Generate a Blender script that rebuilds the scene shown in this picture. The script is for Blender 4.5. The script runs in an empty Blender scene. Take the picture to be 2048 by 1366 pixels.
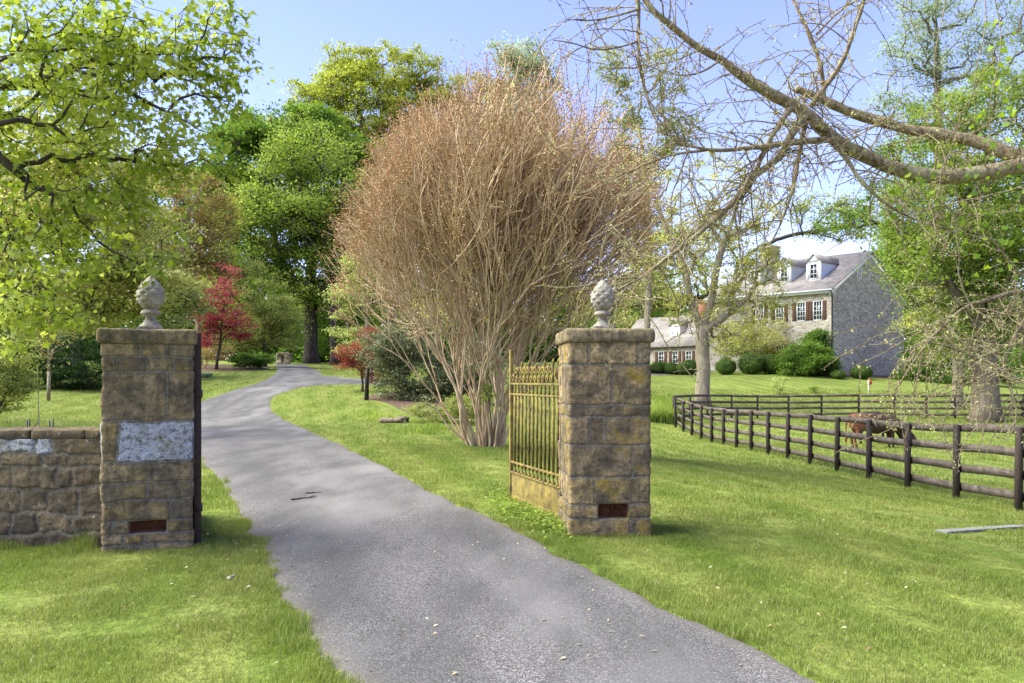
SUN_E, SUN_A, SKY_S, EXPO = 5.0, 60.0, .135, 1.5
SKY_TINT = (1.0, .74, 1.04)
import bpy, math, random
import numpy as np
from mathutils import Vector
rng = np.random.default_rng(7)
random.seed(7)
R = math.radians
C = bpy.context.scene.collection
F, CX, HY, EYE = 1620.0, 1024.0, 757.0, 1.5
def P(px, py, d):
    return np.array(((px - CX) * d / F, d, EYE - (py - HY) * d / F))
def X(px, d): return (px - CX) * d / F

# ------------------------------------------------------------------ noise
def _hash(ix, iy, iz, seed):
    n = (ix * 374761393 + iy * 668265263 + iz * 2147483647 + seed * 974634777) & 0xFFFFFFFF
    n = ((n ^ (n >> 13)) * 1274126177) & 0xFFFFFFFF
    n = (n ^ (n >> 16)) & 0xFFFFFFFF
    return n / 4294967295.0
def vnoise(x, y, z, seed=0):
    x = np.asarray(x, float); y = np.asarray(y, float) + 0 * x; z = np.asarray(z, float) + 0 * x
    ix = np.floor(x).astype(np.int64); iy = np.floor(y).astype(np.int64); iz = np.floor(z).astype(np.int64)
    fx, fy, fz = x - ix, y - iy, z - iz
    fx = fx * fx * (3 - 2 * fx); fy = fy * fy * (3 - 2 * fy); fz = fz * fz * (3 - 2 * fz)
    r = 0
    for a in (0, 1):
        for b in (0, 1):
            for c in (0, 1):
                w = (fx if a else 1 - fx) * (fy if b else 1 - fy) * (fz if c else 1 - fz)
                r = r + w * _hash(ix + a, iy + b, iz + c, seed)
    return r * 2 - 1
def fbm(x, y, z, seed=0, o=4):
    r, a = 0, 1.0
    for k in range(o):
        r = r + a * vnoise(x * 2 ** k, y * 2 ** k, z * 2 ** k, seed + k); a *= .5
    return r

# ------------------------------------------------------------------ mesh building
def np_mesh(name, V, faces, attrs=None, smooth=False):
    """faces: list of (n,k) index arrays"""
    me = bpy.data.meshes.new(name)
    V = np.ascontiguousarray(V, np.float32)
    me.vertices.add(len(V)); me.vertices.foreach_set('co', V.ravel())
    loops = np.concatenate([f.ravel() for f in faces]).astype(np.int32)
    tot = np.concatenate([np.full(len(f), f.shape[1]) for f in faces])
    start = np.concatenate(([0], np.cumsum(tot)[:-1])).astype(np.int32)
    me.loops.add(len(loops)); me.loops.foreach_set('vertex_index', loops)
    me.polygons.add(len(tot)); me.polygons.foreach_set('loop_start', start)
    me.update(calc_edges=True)
    if smooth: me.polygons.foreach_set('use_smooth', np.ones(len(tot), bool))
    for k, a in (attrs or {}).items():
        at = me.attributes.new(k, 'FLOAT', 'POINT'); at.data.foreach_set('value', np.ascontiguousarray(a, np.float32))
    return me
def link(name, me, mat=None, parent=None, loc=None, rz=0):
    o = bpy.data.objects.new(name, me); C.objects.link(o)
    if mat: me.materials.append(mat)
    if parent: o.parent = parent
    if loc is not None: o.location = [float(v) for v in loc]
    o.rotation_euler.z = rz
    return o
def tag(o, label=None, cat=None, group=None, kind=None):
    if label: o['label'] = label
    if cat: o['category'] = cat
    if group: o['group'] = group
    if kind: o['kind'] = kind
    return o
def thing(name, label, cat, loc=(0, 0, 0), rz=0, group=None):
    o = bpy.data.objects.new(name, None); C.objects.link(o)
    o.location = [float(v) for v in loc]; o.rotation_euler.z = rz; o.empty_display_size = .1
    return tag(o, label, cat, group)

class MB:
    """collects boxes, tubes, lathes, polygons"""
    def __init__(s): s.V = []; s.F = {}; s.n = 0; s.A = []
    def add(s, V, faces, a=0.0):
        V = np.asarray(V, float)
        for f in faces:
            f = np.asarray(f, int); s.F.setdefault(f.shape[1], []).append(f + s.n)
        s.V.append(V); s.A.append(np.full(len(V), a) if np.isscalar(a) else a); s.n += len(V)
    def box(s, x0, x1, y0, y1, z0, z1, a=0.0, M=None):
        V = np.array([(x, y, z) for z in (z0, z1) for y in (y0, y1) for x in (x0, x1)], float)
        if M is not None: V = M(V)
        s.add(V, [[(0, 2, 3, 1), (4, 5, 7, 6), (0, 1, 5, 4), (2, 6, 7, 3), (0, 4, 6, 2), (1, 3, 7, 5)]], a)
    def tube(s, pts, rad, n=5, cap=True, a=0.0):
        pts = np.asarray(pts, float); k = len(pts)
        if k < 2: return
        rad = np.broadcast_to(np.asarray(rad, float), (k,))
        t = np.gradient(pts, axis=0); t /= np.linalg.norm(t, axis=1)[:, None] + 1e-9
        m = t.mean(0); ref = np.eye(3)[np.argmin(np.abs(m))]
        u = np.cross(t, ref); u /= np.linalg.norm(u, axis=1)[:, None] + 1e-9
        v = np.cross(t, u)
        an = np.arange(n) * 2 * math.pi / n
        V = pts[:, None] + rad[:, None, None] * (np.cos(an)[None, :, None] * u[:, None] + np.sin(an)[None, :, None] * v[:, None])
        i = np.arange(k - 1)[:, None] * n; j = np.arange(n)[None]; j2 = (j + 1) % n
        q = np.stack([i + j, i + n + j, i + n + j2, i + j2], -1).reshape(-1, 4)
        fs = [q]
        if cap: fs += [np.arange(n)[None], (np.arange(n)[::-1] + (k - 1) * n)[None]]
        s.add(V.reshape(-1, 3), fs, a)
    def lathe(s, prof, n=24, c=(0, 0, 0), a=0.0):
        prof = np.asarray(prof, float); k = len(prof); an = np.arange(n) * 2 * math.pi / n
        V = np.stack([prof[:, :1] * np.cos(an), prof[:, :1] * np.sin(an), prof[:, 1:] + 0 * an], -1).reshape(-1, 3) + c
        i = np.arange(k - 1)[:, None] * n; j = np.arange(n)[None]; j2 = (j + 1) % n
        s.add(V, [np.stack([i + j, i + j2, i + n + j2, i + n + j], -1).reshape(-1, 4), np.arange(n)[::-1][None], (np.arange(n) + (k - 1) * n)[None]], a)
    def poly(s, pts, faces, a=0.0):
        for f in faces: pass
        V = np.asarray(pts, float); by = {}
        for f in faces: by.setdefault(len(f), []).append(f)
        s.add(V, [np.array(v) for v in by.values()], a)
    def prism(s, outline, z0, z1, a=0.0, M=None):
        o = np.asarray(outline, float); n = len(o)
        V = np.concatenate([np.c_[o, np.full(n, z0)], np.c_[o, np.full(n, z1)]])
        if M is not None: V = M(V)
        j = np.arange(n); j2 = (j + 1) % n
        s.add(V, [np.stack([j, j2, j2 + n, j + n], 1), np.arange(n)[::-1][None], (np.arange(n) + n)[None]], a)
    def build(s, name, mat, parent=None, smooth=False, loc=None, rz=0, bevel=0):
        me = np_mesh(name, np.concatenate(s.V), [np.concatenate(v) for v in s.F.values()], {'rnd': np.concatenate(s.A)}, smooth)
        o = link(name, me, mat, parent, loc, rz)
        if bevel:
            b = o.modifiers.new('bevel', 'BEVEL'); b.width = bevel; b.segments = 2; b.limit_method = 'ANGLE'
        return o

# ------------------------------------------------------------------ materials
def new_mat(name):
    m = bpy.data.materials.new(name); m.use_nodes = True
    nt = m.node_tree; nt.nodes.clear()
    out = nt.nodes.new('ShaderNodeOutputMaterial')
    return m, nt, out
class NT:
    def __init__(s, nt): s.nt = nt
    def n(s, t, ins=None, **kw):
        nd = s.nt.nodes.new(t)
        for k, v in kw.items(): setattr(nd, k, v)
        for k, v in (ins or {}).items():
            if hasattr(v, 'links') or isinstance(v, bpy.types.NodeSocket): s.nt.links.new(v, nd.inputs[k])
            else: nd.inputs[k].default_value = v
        return nd
    def pos(s): return s.n('ShaderNodeNewGeometry').outputs['Position']
    def obj(s): return s.n('ShaderNodeTexCoord').outputs['Object']
    def attr(s, a): return s.n('ShaderNodeAttribute', attribute_name=a).outputs['Fac']
    def noise(s, vec, scale, detail=4, rough=.55, col=False, dist=0):
        nd = s.n('ShaderNodeTexNoise', {'Vector': vec, 'Scale': scale, 'Detail': detail, 'Roughness': rough, 'Distortion': dist})
        return nd.outputs['Color' if col else 'Fac']
    def ramp(s, fac, stops, interp='LINEAR'):
        nd = s.n('ShaderNodeValToRGB', {'Fac': fac}); r = nd.color_ramp; r.interpolation = interp
        while len(r.elements) < len(stops): r.elements.new(.5)
        for e, (p, c) in zip(r.elements, stops):
            e.position = p; e.color = (*(c if hasattr(c, '__len__') else (c, c, c)), 1)
        return nd.outputs['Color']
    def mix(s, f, a, b, mode='MIX'):
        nd = s.n('ShaderNodeMix', data_type='RGBA', blend_type=mode)
        for i, v in ((0, f), (6, a), (7, b)):
            if isinstance(v, bpy.types.NodeSocket): s.nt.links.new(v, nd.inputs[i])
            else: nd.inputs[i].default_value = v if i == 0 else (*v, 1)
        return nd.outputs[2]
    def math(s, op, a, b=0.0, clamp=False):
        nd = s.n('ShaderNodeMath', operation=op, use_clamp=clamp)
        for i, v in ((0, a), (1, b)):
            if isinstance(v, bpy.types.NodeSocket): s.nt.links.new(v, nd.inputs[i])
            else: nd.inputs[i].default_value = v
        return nd.outputs[0]
    def scale(s, vec, v):
        return s.n('ShaderNodeMapping', {'Vector': vec, 'Scale': v}).outputs['Vector']
    def bump(s, h, strength=.5, dist=.02):
        return s.n('ShaderNodeBump', {'Height': h, 'Strength': strength, 'Distance': dist}).outputs['Normal']
def finish(nt, out, T, col, rough=.85, normal=None, spec=.3, metal=0):
    b = T.n('ShaderNodeBsdfPrincipled', {'Base Color': col if isinstance(col, bpy.types.NodeSocket) else (*col, 1), 'Roughness': rough, 'Metallic': metal, 'Specular IOR Level': spec})
    if normal is not None: nt.links.new(normal, b.inputs['Normal'])
    nt.links.new(b.outputs[0], out.inputs[0]); return b
def leaf_mat(name, dark, mid, light, transl=.4, patch=.35, spec=.12):
    m, nt, out = new_mat(name); T = NT(nt)
    r = T.attr('rnd')
    c = T.ramp(r, [(0, dark), (.5, mid), (1, light)])
    big = T.noise(T.pos(), patch, 2)
    c = T.mix(T.math('MULTIPLY', T.math('SUBTRACT', big, .42, True), 1.6, True), c, tuple(v * 1.25 for v in light))
    b = T.n('ShaderNodeBsdfPrincipled', {'Base Color': c, 'Roughness': .55, 'Specular IOR Level': spec})
    tc = T.mix(.45, c, (.55, .6, .05), 'MULTIPLY')
    tc = T.mix(.5, c, T.n('ShaderNodeHueSaturation', {'Hue': .485, 'Saturation': 1.15, 'Value': 1.5, 'Color': c}).outputs[0])
    t = T.n('ShaderNodeBsdfTranslucent', {'Color': tc})
    mx = T.n('ShaderNodeMixShader', {0: transl, 1: b.outputs[0], 2: t.outputs[0]})
    nt.links.new(mx.outputs[0], out.inputs[0]); return m
def bark_mat(name, a, b, scale=9, stretch=.25, bump=.6, lichen=None):
    m, nt, out = new_mat(name); T = NT(nt); p = T.pos()
    n = T.noise(T.scale(p, (1, 1, stretch)), scale, 5, .65)
    c = T.ramp(n, [(.3, a), (.7, b)])
    if lichen: c = T.mix(T.math('MULTIPLY', T.math('SUBTRACT', T.noise(p, 3.1, 4), .5, True), 3, True), c, lichen)
    finish(nt, out, T, c, .9, T.bump(n, bump, .03), .15); return m
def plain_mat(name, col, rough=.7, var=.2, scale=12, metal=0, bump=.2, spec=.3):
    m, nt, out = new_mat(name); T = NT(nt)
    n = T.noise(T.pos(), scale, 5, .6)
    c = T.ramp(n, [(.25, tuple(v * (1 - var) for v in col)), (.75, tuple(min(1, v * (1 + var)) for v in col))])
    finish(nt, out, T, c, rough, T.bump(n, bump, .01), spec, metal); return m

# ------------------------------------------------------------------ ground height
ctl = []
def cp(px, py, d): ctl.append(tuple(P(px, py, d)))
def cz(x, y, z): ctl.append((x, y, z))
for x in (-7, -4, -1.5, 1, 2.5): 
    for y in (-8, 0, 4, 7, 10, 13): cz(x, y, 0 if x < 2 else -.04)
for y, z in ((-8, -.2), (0, -.2), (5, -.22), (9, -.25), (13, -.3), (17, -.38)): cz(4.6, y, z)
fy = [12.8 + 1.787 * i for i in range(16)]
fz = [-.60, -.68, -.74, -.77, -.79, -.81, -.85, -.89, -.93, -.98, -1.03, -1.08, -1.08, -1.04, -.99, -.9]
for y, z in zip(fy, fz): cz(8, y, z)
for y in (-8, 0, 6): cz(8, y, -.5); cz(14, y, -.8); cz(-12, y, 0); cz(-18, y, .1)
for p in ((1740, 897, 27.7), (1850, 900, 26), (1950, 925, 22), (2040, 920, 24), (1463, 838, 45), (1577, 836, 46.5), (1718, 836, 46), (1853, 838, 45), (1975, 838, 43.5), (2100, 842, 42), (1600, 862, 38), (1800, 858, 38),
          (1470, 808, 52), (1650, 808, 52), (1850, 808, 52), (2040, 810, 52), (1470, 785, 58), (1650, 785, 58), (1850, 790, 58), (1470, 766, 64), (1650, 767, 64), (1880, 774, 64),
          (1470, 750, 70), (1560, 750, 70), (1675, 753, 70), (1800, 757, 74), (1920, 766, 72), (2048, 775, 72), (1405, 800, 52), (1400, 752, 72), (1310, 752, 72), (1390, 741, 79), (1310, 739, 80), (1340, 722, 95), (1600, 730, 95), (1900, 740, 95),
          (1320, 832, 43), (1320, 800, 52), (1310, 768, 64), (1200, 765, 55), (1200, 740, 75), (1250, 860, 33), (1250, 905, 23), (1310, 880, 29),
          (985, 893, 17.9), (870, 842, 26), (785, 842, 27.5), (733, 800, 34), (790, 770, 44), (740, 766, 44), (1000, 815, 32), (1000, 765, 48), (1000, 735, 70),
          (470, 830, 31), (560, 822, 31), (560, 782, 38), (480, 775, 40), (590, 765, 43.5), (540, 755, 46), (590, 745, 51), (560, 738, 57), (600, 730, 66), (560, 729, 70), (650, 742, 56), (720, 757, 49), (640, 730, 70), (700, 735, 65),
          (395, 850, 26), (400, 800, 36), (400, 752, 49), (400, 735, 58), (480, 737, 57), (300, 720, 70), (200, 880, 19), (100, 865, 21), (100, 802, 33), (20, 830, 24), (180, 784, 38), (0, 790, 34), (-100, 780, 36), (-200, 740, 50), (100, 735, 60)):
    cp(*p)
for x in (-60, -20, 20, 60, 95):
    for y in (115, 150): cz(x, y, 3.0 if x < 30 else 2.4)
for y in (20, 50, 80): cz(-60, y, 1.0 + y / 50); cz(85, y, -.4 + y / 70)
cz(-60, -10, .5); cz(85, -10, -1); cz(30, 0, -1); cz(30, 15, -1.1); cz(40, 30, -1.1)
ctl = np.array(ctl)
def _tps(A, B):
    d2 = ((A[:, None] - B[None]) ** 2).sum(-1); return .5 * d2 * np.log(d2 + 1e-9)
_c = ctl[:, :2] / 20; _n = len(_c)
_K = _tps(_c, _c) + np.eye(_n) * .004; _Pm = np.c_[np.ones(_n), _c]
_s = np.linalg.solve(np.block([[_K, _Pm], [_Pm.T, np.zeros((3, 3))]]), np.r_[ctl[:, 2], 0, 0, 0])
GX0, GY0, GS, GNX, GNY = -60.0, -10.0, .5, 291, 321
_gx = GX0 + GS * np.arange(GNX); _gy = GY0 + GS * np.arange(GNY)
_G = np.stack(np.meshgrid(_gx, _gy, indexing='xy'), -1).reshape(-1, 2) / 20
H = np.concatenate([_tps(g, _c) @ _s[:_n] + np.c_[np.ones(len(g)), g] @ _s[_n:] for g in np.array_split(_G, 40)]).reshape(GNY, GNX)
def gz(x, y):
    x = np.asarray(x, float); y = np.asarray(y, float)
    u = np.clip((x - GX0) / GS, 0, GNX - 1.001); v = np.clip((y - GY0) / GS, 0, GNY - 1.001)
    i = u.astype(int); j = v.astype(int); a = u - i; b = v - j
    return (H[j, i] * (1 - a) + H[j, i + 1] * a) * (1 - b) + (H[j + 1, i] * (1 - a) + H[j + 1, i + 1] * a) * b
def G(px, d):
    x = X(px, d); return np.array((x, d, float(gz(x, d))))
def hit(px, py):
    d = np.arange(2.0, 110, .03)
    x = (px - CX) * d / F; z = EYE - (py - HY) * d / F
    below = z < gz(x, d)
    k = np.argmax(below) if below.any() else len(d) - 1
    return np.array((x[k], d[k]))
def inpoly(x, y, poly):
    r = np.zeros(len(x), bool); n = len(poly); j = n - 1
    for i in range(n):
        xi, yi = poly[i]; xj, yj = poly[j]
        c = ((yi > y) != (yj > y)) & (x < (xj - xi) * (y - yi) / (yj - yi + 1e-12) + xi)
        r ^= c; j = i
    return r
# ------------------------------------------------------------------ ground, driveway
def grass_color(T):
    p = T.pos()
    a = T.noise(p, .22, 3); b = T.noise(T.scale(p, (1, .35, 1)), 1.4, 4); c = T.noise(p, 9, 4)
    col = T.mix(T.math('MULTIPLY', T.math('SUBTRACT', b, .38, True), 2.6, True), (.145, .21, .025), (.34, .365, .085))
    col = T.mix(T.math('MULTIPLY', T.math('SUBTRACT', a, .5, True), 3.0, True), col, (.10, .155, .02))
    w = T.n('ShaderNodeTexWave', {'Vector': T.n('ShaderNodeMapping', {'Vector': p, 'Rotation': (0, 0, R(-14))}).outputs[0], 'Scale': .28, 'Distortion': 2.2, 'Detail': 2.0, 'Detail Scale': .6}).outputs['Fac']
    col = T.mix(T.math('MULTIPLY', w, .45), col, (.35, .345, .10))
    straw = T.math('MULTIPLY', T.math('SUBTRACT', T.noise(T.scale(p, (1, .6, 1)), 2.3, 5, .7), .57, True), 5, True)
    col = T.mix(T.math('MULTIPLY', straw, .55), col, (.42, .39, .14))
    col = T.mix(T.ramp(c, [(.36, .4), (.52, 0)]), col, (.07, .11, .016))
    return col, c
m, nt, out = new_mat('lawn_ground'); T = NT(nt)
col, c = grass_color(T)
fine = T.noise(T.scale(T.pos(), (1, .5, 1)), 22, 5, .7)
col = T.mix(T.ramp(fine, [(.3, .75), (.7, 0)]), col, (.03, .045, .01))
finish(nt, out, T, col, .95, T.bump(fine, .8, .04), .1); M_ground = m

m, nt, out = new_mat('grass_blade'); T = NT(nt)
col, c = grass_color(T); r = T.attr('rnd')
col = T.mix(T.ramp(r, [(0, .65), (.45, 0), (1, 0)]), col, (.07, .12, .018))
col = T.mix(T.ramp(r, [(.7, 0), (.93, .2), (.96, .8), (1, .9)]), col, (.36, .36, .15))
b = T.n('ShaderNodeBsdfPrincipled', {'Base Color': col, 'Roughness': .55, 'Specular IOR Level': .25})
t = T.n('ShaderNodeBsdfTranslucent', {'Color': T.mix(.6, col, (.30, .34, .04))})
mx = T.n('ShaderNodeMixShader', {0: .35, 1: b.outputs[0], 2: t.outputs[0]}); nt.links.new(mx.outputs[0], out.inputs[0]); M_blade = m

m, nt, out = new_mat('asphalt'); T = NT(nt); p = T.pos()
n1 = T.noise(p, 95, 3, .8); n2 = T.noise(T.scale(p, (1.6, .45, 1)), .9, 4, .6); n3 = T.noise(p, 38, 3, .7)
v = T.n('ShaderNodeTexVoronoi', {'Vector': p, 'Scale': 165.0}, feature='F1').outputs['Color']
vv = T.n('ShaderNodeSeparateColor', {0: v}).outputs[0]
col = T.ramp(vv, [(0, (.045, .042, .040)), (.4, (.112, .099, .094)), (.75, (.19, .172, .165)), (.93, (.30, .275, .262)), (1, (.46, .43, .40))])
col = T.mix(T.ramp(n2, [(.38, .6), (.6, 0)]), col, (.06, .056, .053))
col = T.mix(T.ramp(T.noise(T.scale(p, (1.2, .5, 1)), .55, 3), [(.5, 0), (.66, .55)]), col, (.25, .23, .222))
col = T.mix(T.math('MULTIPLY', T.attr('track'), T.math('MULTIPLY', T.noise(T.scale(p, (1.2, .4, 1)), 1.1, 4, .6), .5)), col, (.052, .049, .047))
col = T.mix(T.math('MULTIPLY', T.attr('edge'), .6), col, (.15, .125, .095))
h = T.math('ADD', T.math('MULTIPLY', vv, .6), n1)
finish(nt, out, T, col, .9, T.bump(h, .7, .012), .25); M_road = m

m, nt, out = new_mat('mulch'); T = NT(nt); n = T.noise(T.pos(), 16, 5, .7)
finish(nt, out, T, T.ramp(n, [(.3, (.035, .02, .014)), (.7, (.16, .09, .06))]), .95, T.bump(n, 1, .05)); M_mulch = m

idx = np.arange(GNX * GNY).reshape(GNY, GNX)
V = np.c_[np.tile(_gx, GNY), np.repeat(_gy, GNX), H.ravel()]
q = np.stack([idx[:-1, :-1], idx[:-1, 1:], idx[1:, 1:], idx[1:, :-1]], -1).reshape(-1, 4)
# outward skirt to the horizon
ring = np.concatenate([idx[0, :], idx[1:, -1], idx[-1, -2::-1], idx[-2:0:-1, 0]])
cen = np.array((15., 60.)); faces = [q]; prev = ring; VV = [V]; nn = len(V); dirv = V[ring, :2] - cen
for k, sc in enumerate((1.5, 3, 7, 18)):
    z = np.where(V[ring, 2] > 0, 1, 0) * 1.2 + 1.2 + .3 * k
    VV.append(np.c_[cen + dirv * sc, z]); cur = nn + np.arange(len(ring)); nn += len(ring)
    faces.append(np.stack([prev, cur, np.roll(cur, -1), np.roll(prev, -1)], 1)[:, ::-1].copy()); prev = cur
ground = link('ground', np_mesh('ground', np.concatenate(VV), faces, smooth=True), M_ground)
tag(ground, 'rolling mown green lawn spreading under the whole garden', 'ground', kind='structure')

Lp = [(850, 1640), (770, 1480), (693, 1366), (640, 1300), (588, 1230), (548, 1160), (520, 1090), (475, 1015), (430, 955), (395, 915), (368, 880), (362, 850), (372, 826), (397, 805), (448, 787), (500, 771), (527, 761), (546, 750), (553, 741), (552, 734), (547, 729.5)]
Rp = [(2150, 1640), (1830, 1480), (1620, 1366), (1500, 1296), (1360, 1228), (1215, 1158), (1080, 1090), (935, 1015), (810, 955), (735, 915), (660, 880), (592, 850), (550, 826), (541, 806), (556, 790), (590, 778), (618, 766), (640, 753), (642, 744), (626, 737), (606, 729.5)]
def dense(pts, n=16):
    pts = np.array(pts, float); k = len(pts); o = []
    for i in range(k - 1):
        p0, p1, p2, p3 = pts[max(i - 1, 0)], pts[i], pts[i + 1], pts[min(i + 2, k - 1)]
        for t in np.arange(n) / n:
            o.append(.5 * (2 * p1 + (p2 - p0) * t + (2 * p0 - 5 * p1 + 4 * p2 - p3) * t * t + (3 * p1 - p0 - 3 * p2 + p3) * t ** 3))
    o.append(pts[-1]); return np.array(o)
Lw = dense([hit(*p) for p in Lp]); Rw = dense([hit(*p) for p in Rp])
def wob(W, s):
    n = fbm(W[:, 0] * 1.9, W[:, 1] * 1.9, 0, s, 4) * .055
    d = np.gradient(W, axis=0); d /= np.linalg.norm(d, axis=1)[:, None] + 1e-9
    return W + np.c_[-d[:, 1], d[:, 0]] * n[:, None]
LX, RX = Lw, Rw
def wob2(W, s, sg):
    d = np.gradient(W, axis=0); d /= np.linalg.norm(d, axis=1)[:, None] + 1e-9; n = fbm(W[:, 0] * 6, W[:, 1] * 6, 0, s, 3) * .07 + .035
    return W + sg * np.c_[d[:, 1], -d[:, 0]] * n[:, None]
Lw = wob(Lw, 3); Rw = wob(Rw, 5); LX = wob2(dense(Lw, 4), 31, 1); RX = wob2(dense(Rw, 4), 37, -1)
def strip(name, A, B, m, nz, label):
    t = np.linspace(0, 1, m)
    XY = A[:, None] * (1 - t)[None, :, None] + B[:, None] * t[None, :, None]
    z = gz(XY[..., 0], XY[..., 1]) + nz
    w = np.linalg.norm(A - B, axis=1)[:, None]
    dist = np.minimum(t, 1 - t)[None] * w
    edge = np.clip(1 - dist / .22, 0, 1); trk = np.clip(1 - np.abs(np.abs(t - .5)[None] * w - .72) / .42, 0, 1) + 0 * XY[..., 0]
    z = z - .03 * np.clip(1 - dist / .06, 0, 1)
    k = len(A); ii = np.arange(k * m).reshape(k, m)
    q = np.stack([ii[:-1, :-1], ii[:-1, 1:], ii[1:, 1:], ii[1:, :-1]], -1).reshape(-1, 4)
    o = link(name, np_mesh(name, np.c_[XY.reshape(-1, 2), z.ravel()], [q], {'edge': edge.ravel(), 'track': trk.ravel()}, True), M_road)
    return tag(o, label, 'driveway', kind='structure')
strip('driveway', Lw, Rw, 41, .02, 'grey asphalt driveway curving up between the gate pillars')
fa = wob(dense([hit(*p) for p in ((596, 752), (650, 751), (690, 755), (730, 758.5), (775, 761))]), 8)
fb = wob(dense([hit(*p) for p in ((560, 789), (596, 776.5), (650, 770.5), (720, 769), (790, 771))]), 9)
strip('driveway_fork', fa, fb, 21, .027, 'side branch of the driveway leading off behind the bushes')
ROAD = np.concatenate([Lw, Rw[::-1]]); FORK = np.concatenate([fa, fb[::-1]]); ROADX = np.concatenate([LX[::2], RX[::-2]])
lane = dense([(X(1250, 74), 73.0), (X(1330, 75), 74.5), (X(1395, 77.5), 77.5), (X(1470, 82), 82)], 8)
strip('lane', lane + np.array((0, 2.2)), lane - np.array((0, 1.2)), 9, .04, 'strip of grey lane in front of the low stone wing')

# mulch bed by the bend
bedp = dense([hit(*p) for p in ((395, 744), (470, 743), (530, 741), (548, 737), (535, 732.5), (480, 731), (395, 730), (360, 736), (395, 744))], 6)
def patch(name, poly, mat, dz, label, kind='structure'):
    c = poly.mean(0); rings = [poly * t + c * (1 - t) for t in (1, .75, .5, .25)]
    n = len(poly); V = np.concatenate(rings + [c[None]]); j = np.arange(n); j2 = (j + 1) % n
    z = gz(V[:, 0], V[:, 1]) + dz; z[:n] -= .05 + dz
    fs = [np.concatenate([np.stack([j + k * n, j2 + k * n, j2 + (k + 1) * n, j + (k + 1) * n], 1) for k in range(3)]), np.stack([j + 3 * n, j2 + 3 * n, np.full(n, 4 * n)], 1)]
    return tag(link(name, np_mesh(name, np.c_[V, z], fs, smooth=True), mat), label, None, kind=kind)
patch('mulch_bed', bedp[:-1], M_mulch, .1, 'brown mulch bed under the red maple at the bend')
bed2 = dense([hit(*p) for p in ((700, 797), (760, 806), (840, 838), (960, 840), (960, 800), (860, 780), (760, 785), (700, 797))], 6)
patch('shrub_bed', bed2[:-1], M_mulch, .05, 'dark mulch bed below the big rhododendron bank')
bed3 = dense([G(1660, 68.7)[:2], G(1740, 70.5)[:2], G(1830, 74)[:2], G(1830, 79)[:2], G(1680, 72)[:2], G(1520, 77)[:2], G(1510, 74)[:2], G(1660, 68.7)[:2]], 6)
patch('foundation_bed', bed3[:-1], M_mulch, .06, 'mulch bed along the foot of the stone house')

# ------------------------------------------------------------------ grass blades
def blade_mesh(name, x, y, h, w, lean, rnd, seg2=True):
    n = len(x); z = gz(x, y) - .006
    ph = rng.uniform(0, 2 * math.pi, n); la = rng.uniform(0, 2 * math.pi, n)
    ux, uy = np.cos(ph) * w / 2, np.sin(ph) * w / 2
    lx, ly = np.cos(la) * lean * h, np.sin(la) * lean * h
    Z = np.zeros(n)
    b0 = np.stack([x - ux, y - uy, z], 1); b1 = np.stack([x + ux, y + uy, z], 1)
    tip = np.stack([x + lx, y + ly, z + h * np.sqrt(np.clip(1 - lean ** 2, .1, 1))], 1)
    if seg2:
        mid = np.stack([x + lx * .35, y + ly * .35, z + h * .6], 1); u = np.stack([ux, uy, Z], 1) * .75
        V = np.stack([b0, b1, mid + u, mid - u, tip], 1).reshape(-1, 3); i = np.arange(n)[:, None] * 5
        fs = [i + np.array([[0, 1, 2, 3]]), i + np.array([[3, 2, 4]])]; k = 5
    else:
        V = np.stack([b0, b1, tip], 1).reshape(-1, 3); i = np.arange(n)[:, None] * 3; fs = [i + np.array([[0, 1, 2]])]; k = 3
    return V, fs, np.repeat(rnd, k)
def scatter(d0, d1, dens, margin=1.2, power=0):
    area_n = int(dens * .632 * (d1 ** 2 - d0 ** 2) * 1.05 + dens * margin * 2 * (d1 - d0))
    d = np.sqrt(rng.uniform(d0 ** 2, d1 ** 2, area_n)); x = rng.uniform(-1, 1, area_n) * (.632 * d + margin)
    ok = ~inpoly(x, d, ROADX)
    x, d = x[ok], d[ok]
    ok = ~(inpoly(x, d, FORK) | inpoly(x, d, bedp) | inpoly(x, d, bed2))
    ok &= ~((np.abs(x + 3.31) < .38) & (np.abs(d - 7.42) < .40)) & ~((np.abs(x - .90) < .36) & (np.abs(d - 8.06) < .36)) & ~((x < -3.5) & (np.abs(d - 7.45) < .22))
    return x[ok], d[ok]
def road_dist(x, d):
    E = np.concatenate([Lw, Rw]); E = E[(E[:, 1] < 16)]
    return np.concatenate([np.sqrt(((np.c_[a, b][:, None] - E[None]) ** 2).sum(-1)).min(1) for a, b in zip(np.array_split(x, max(1, len(x) // 4000)), np.array_split(d, max(1, len(x) // 4000)))])
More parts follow.
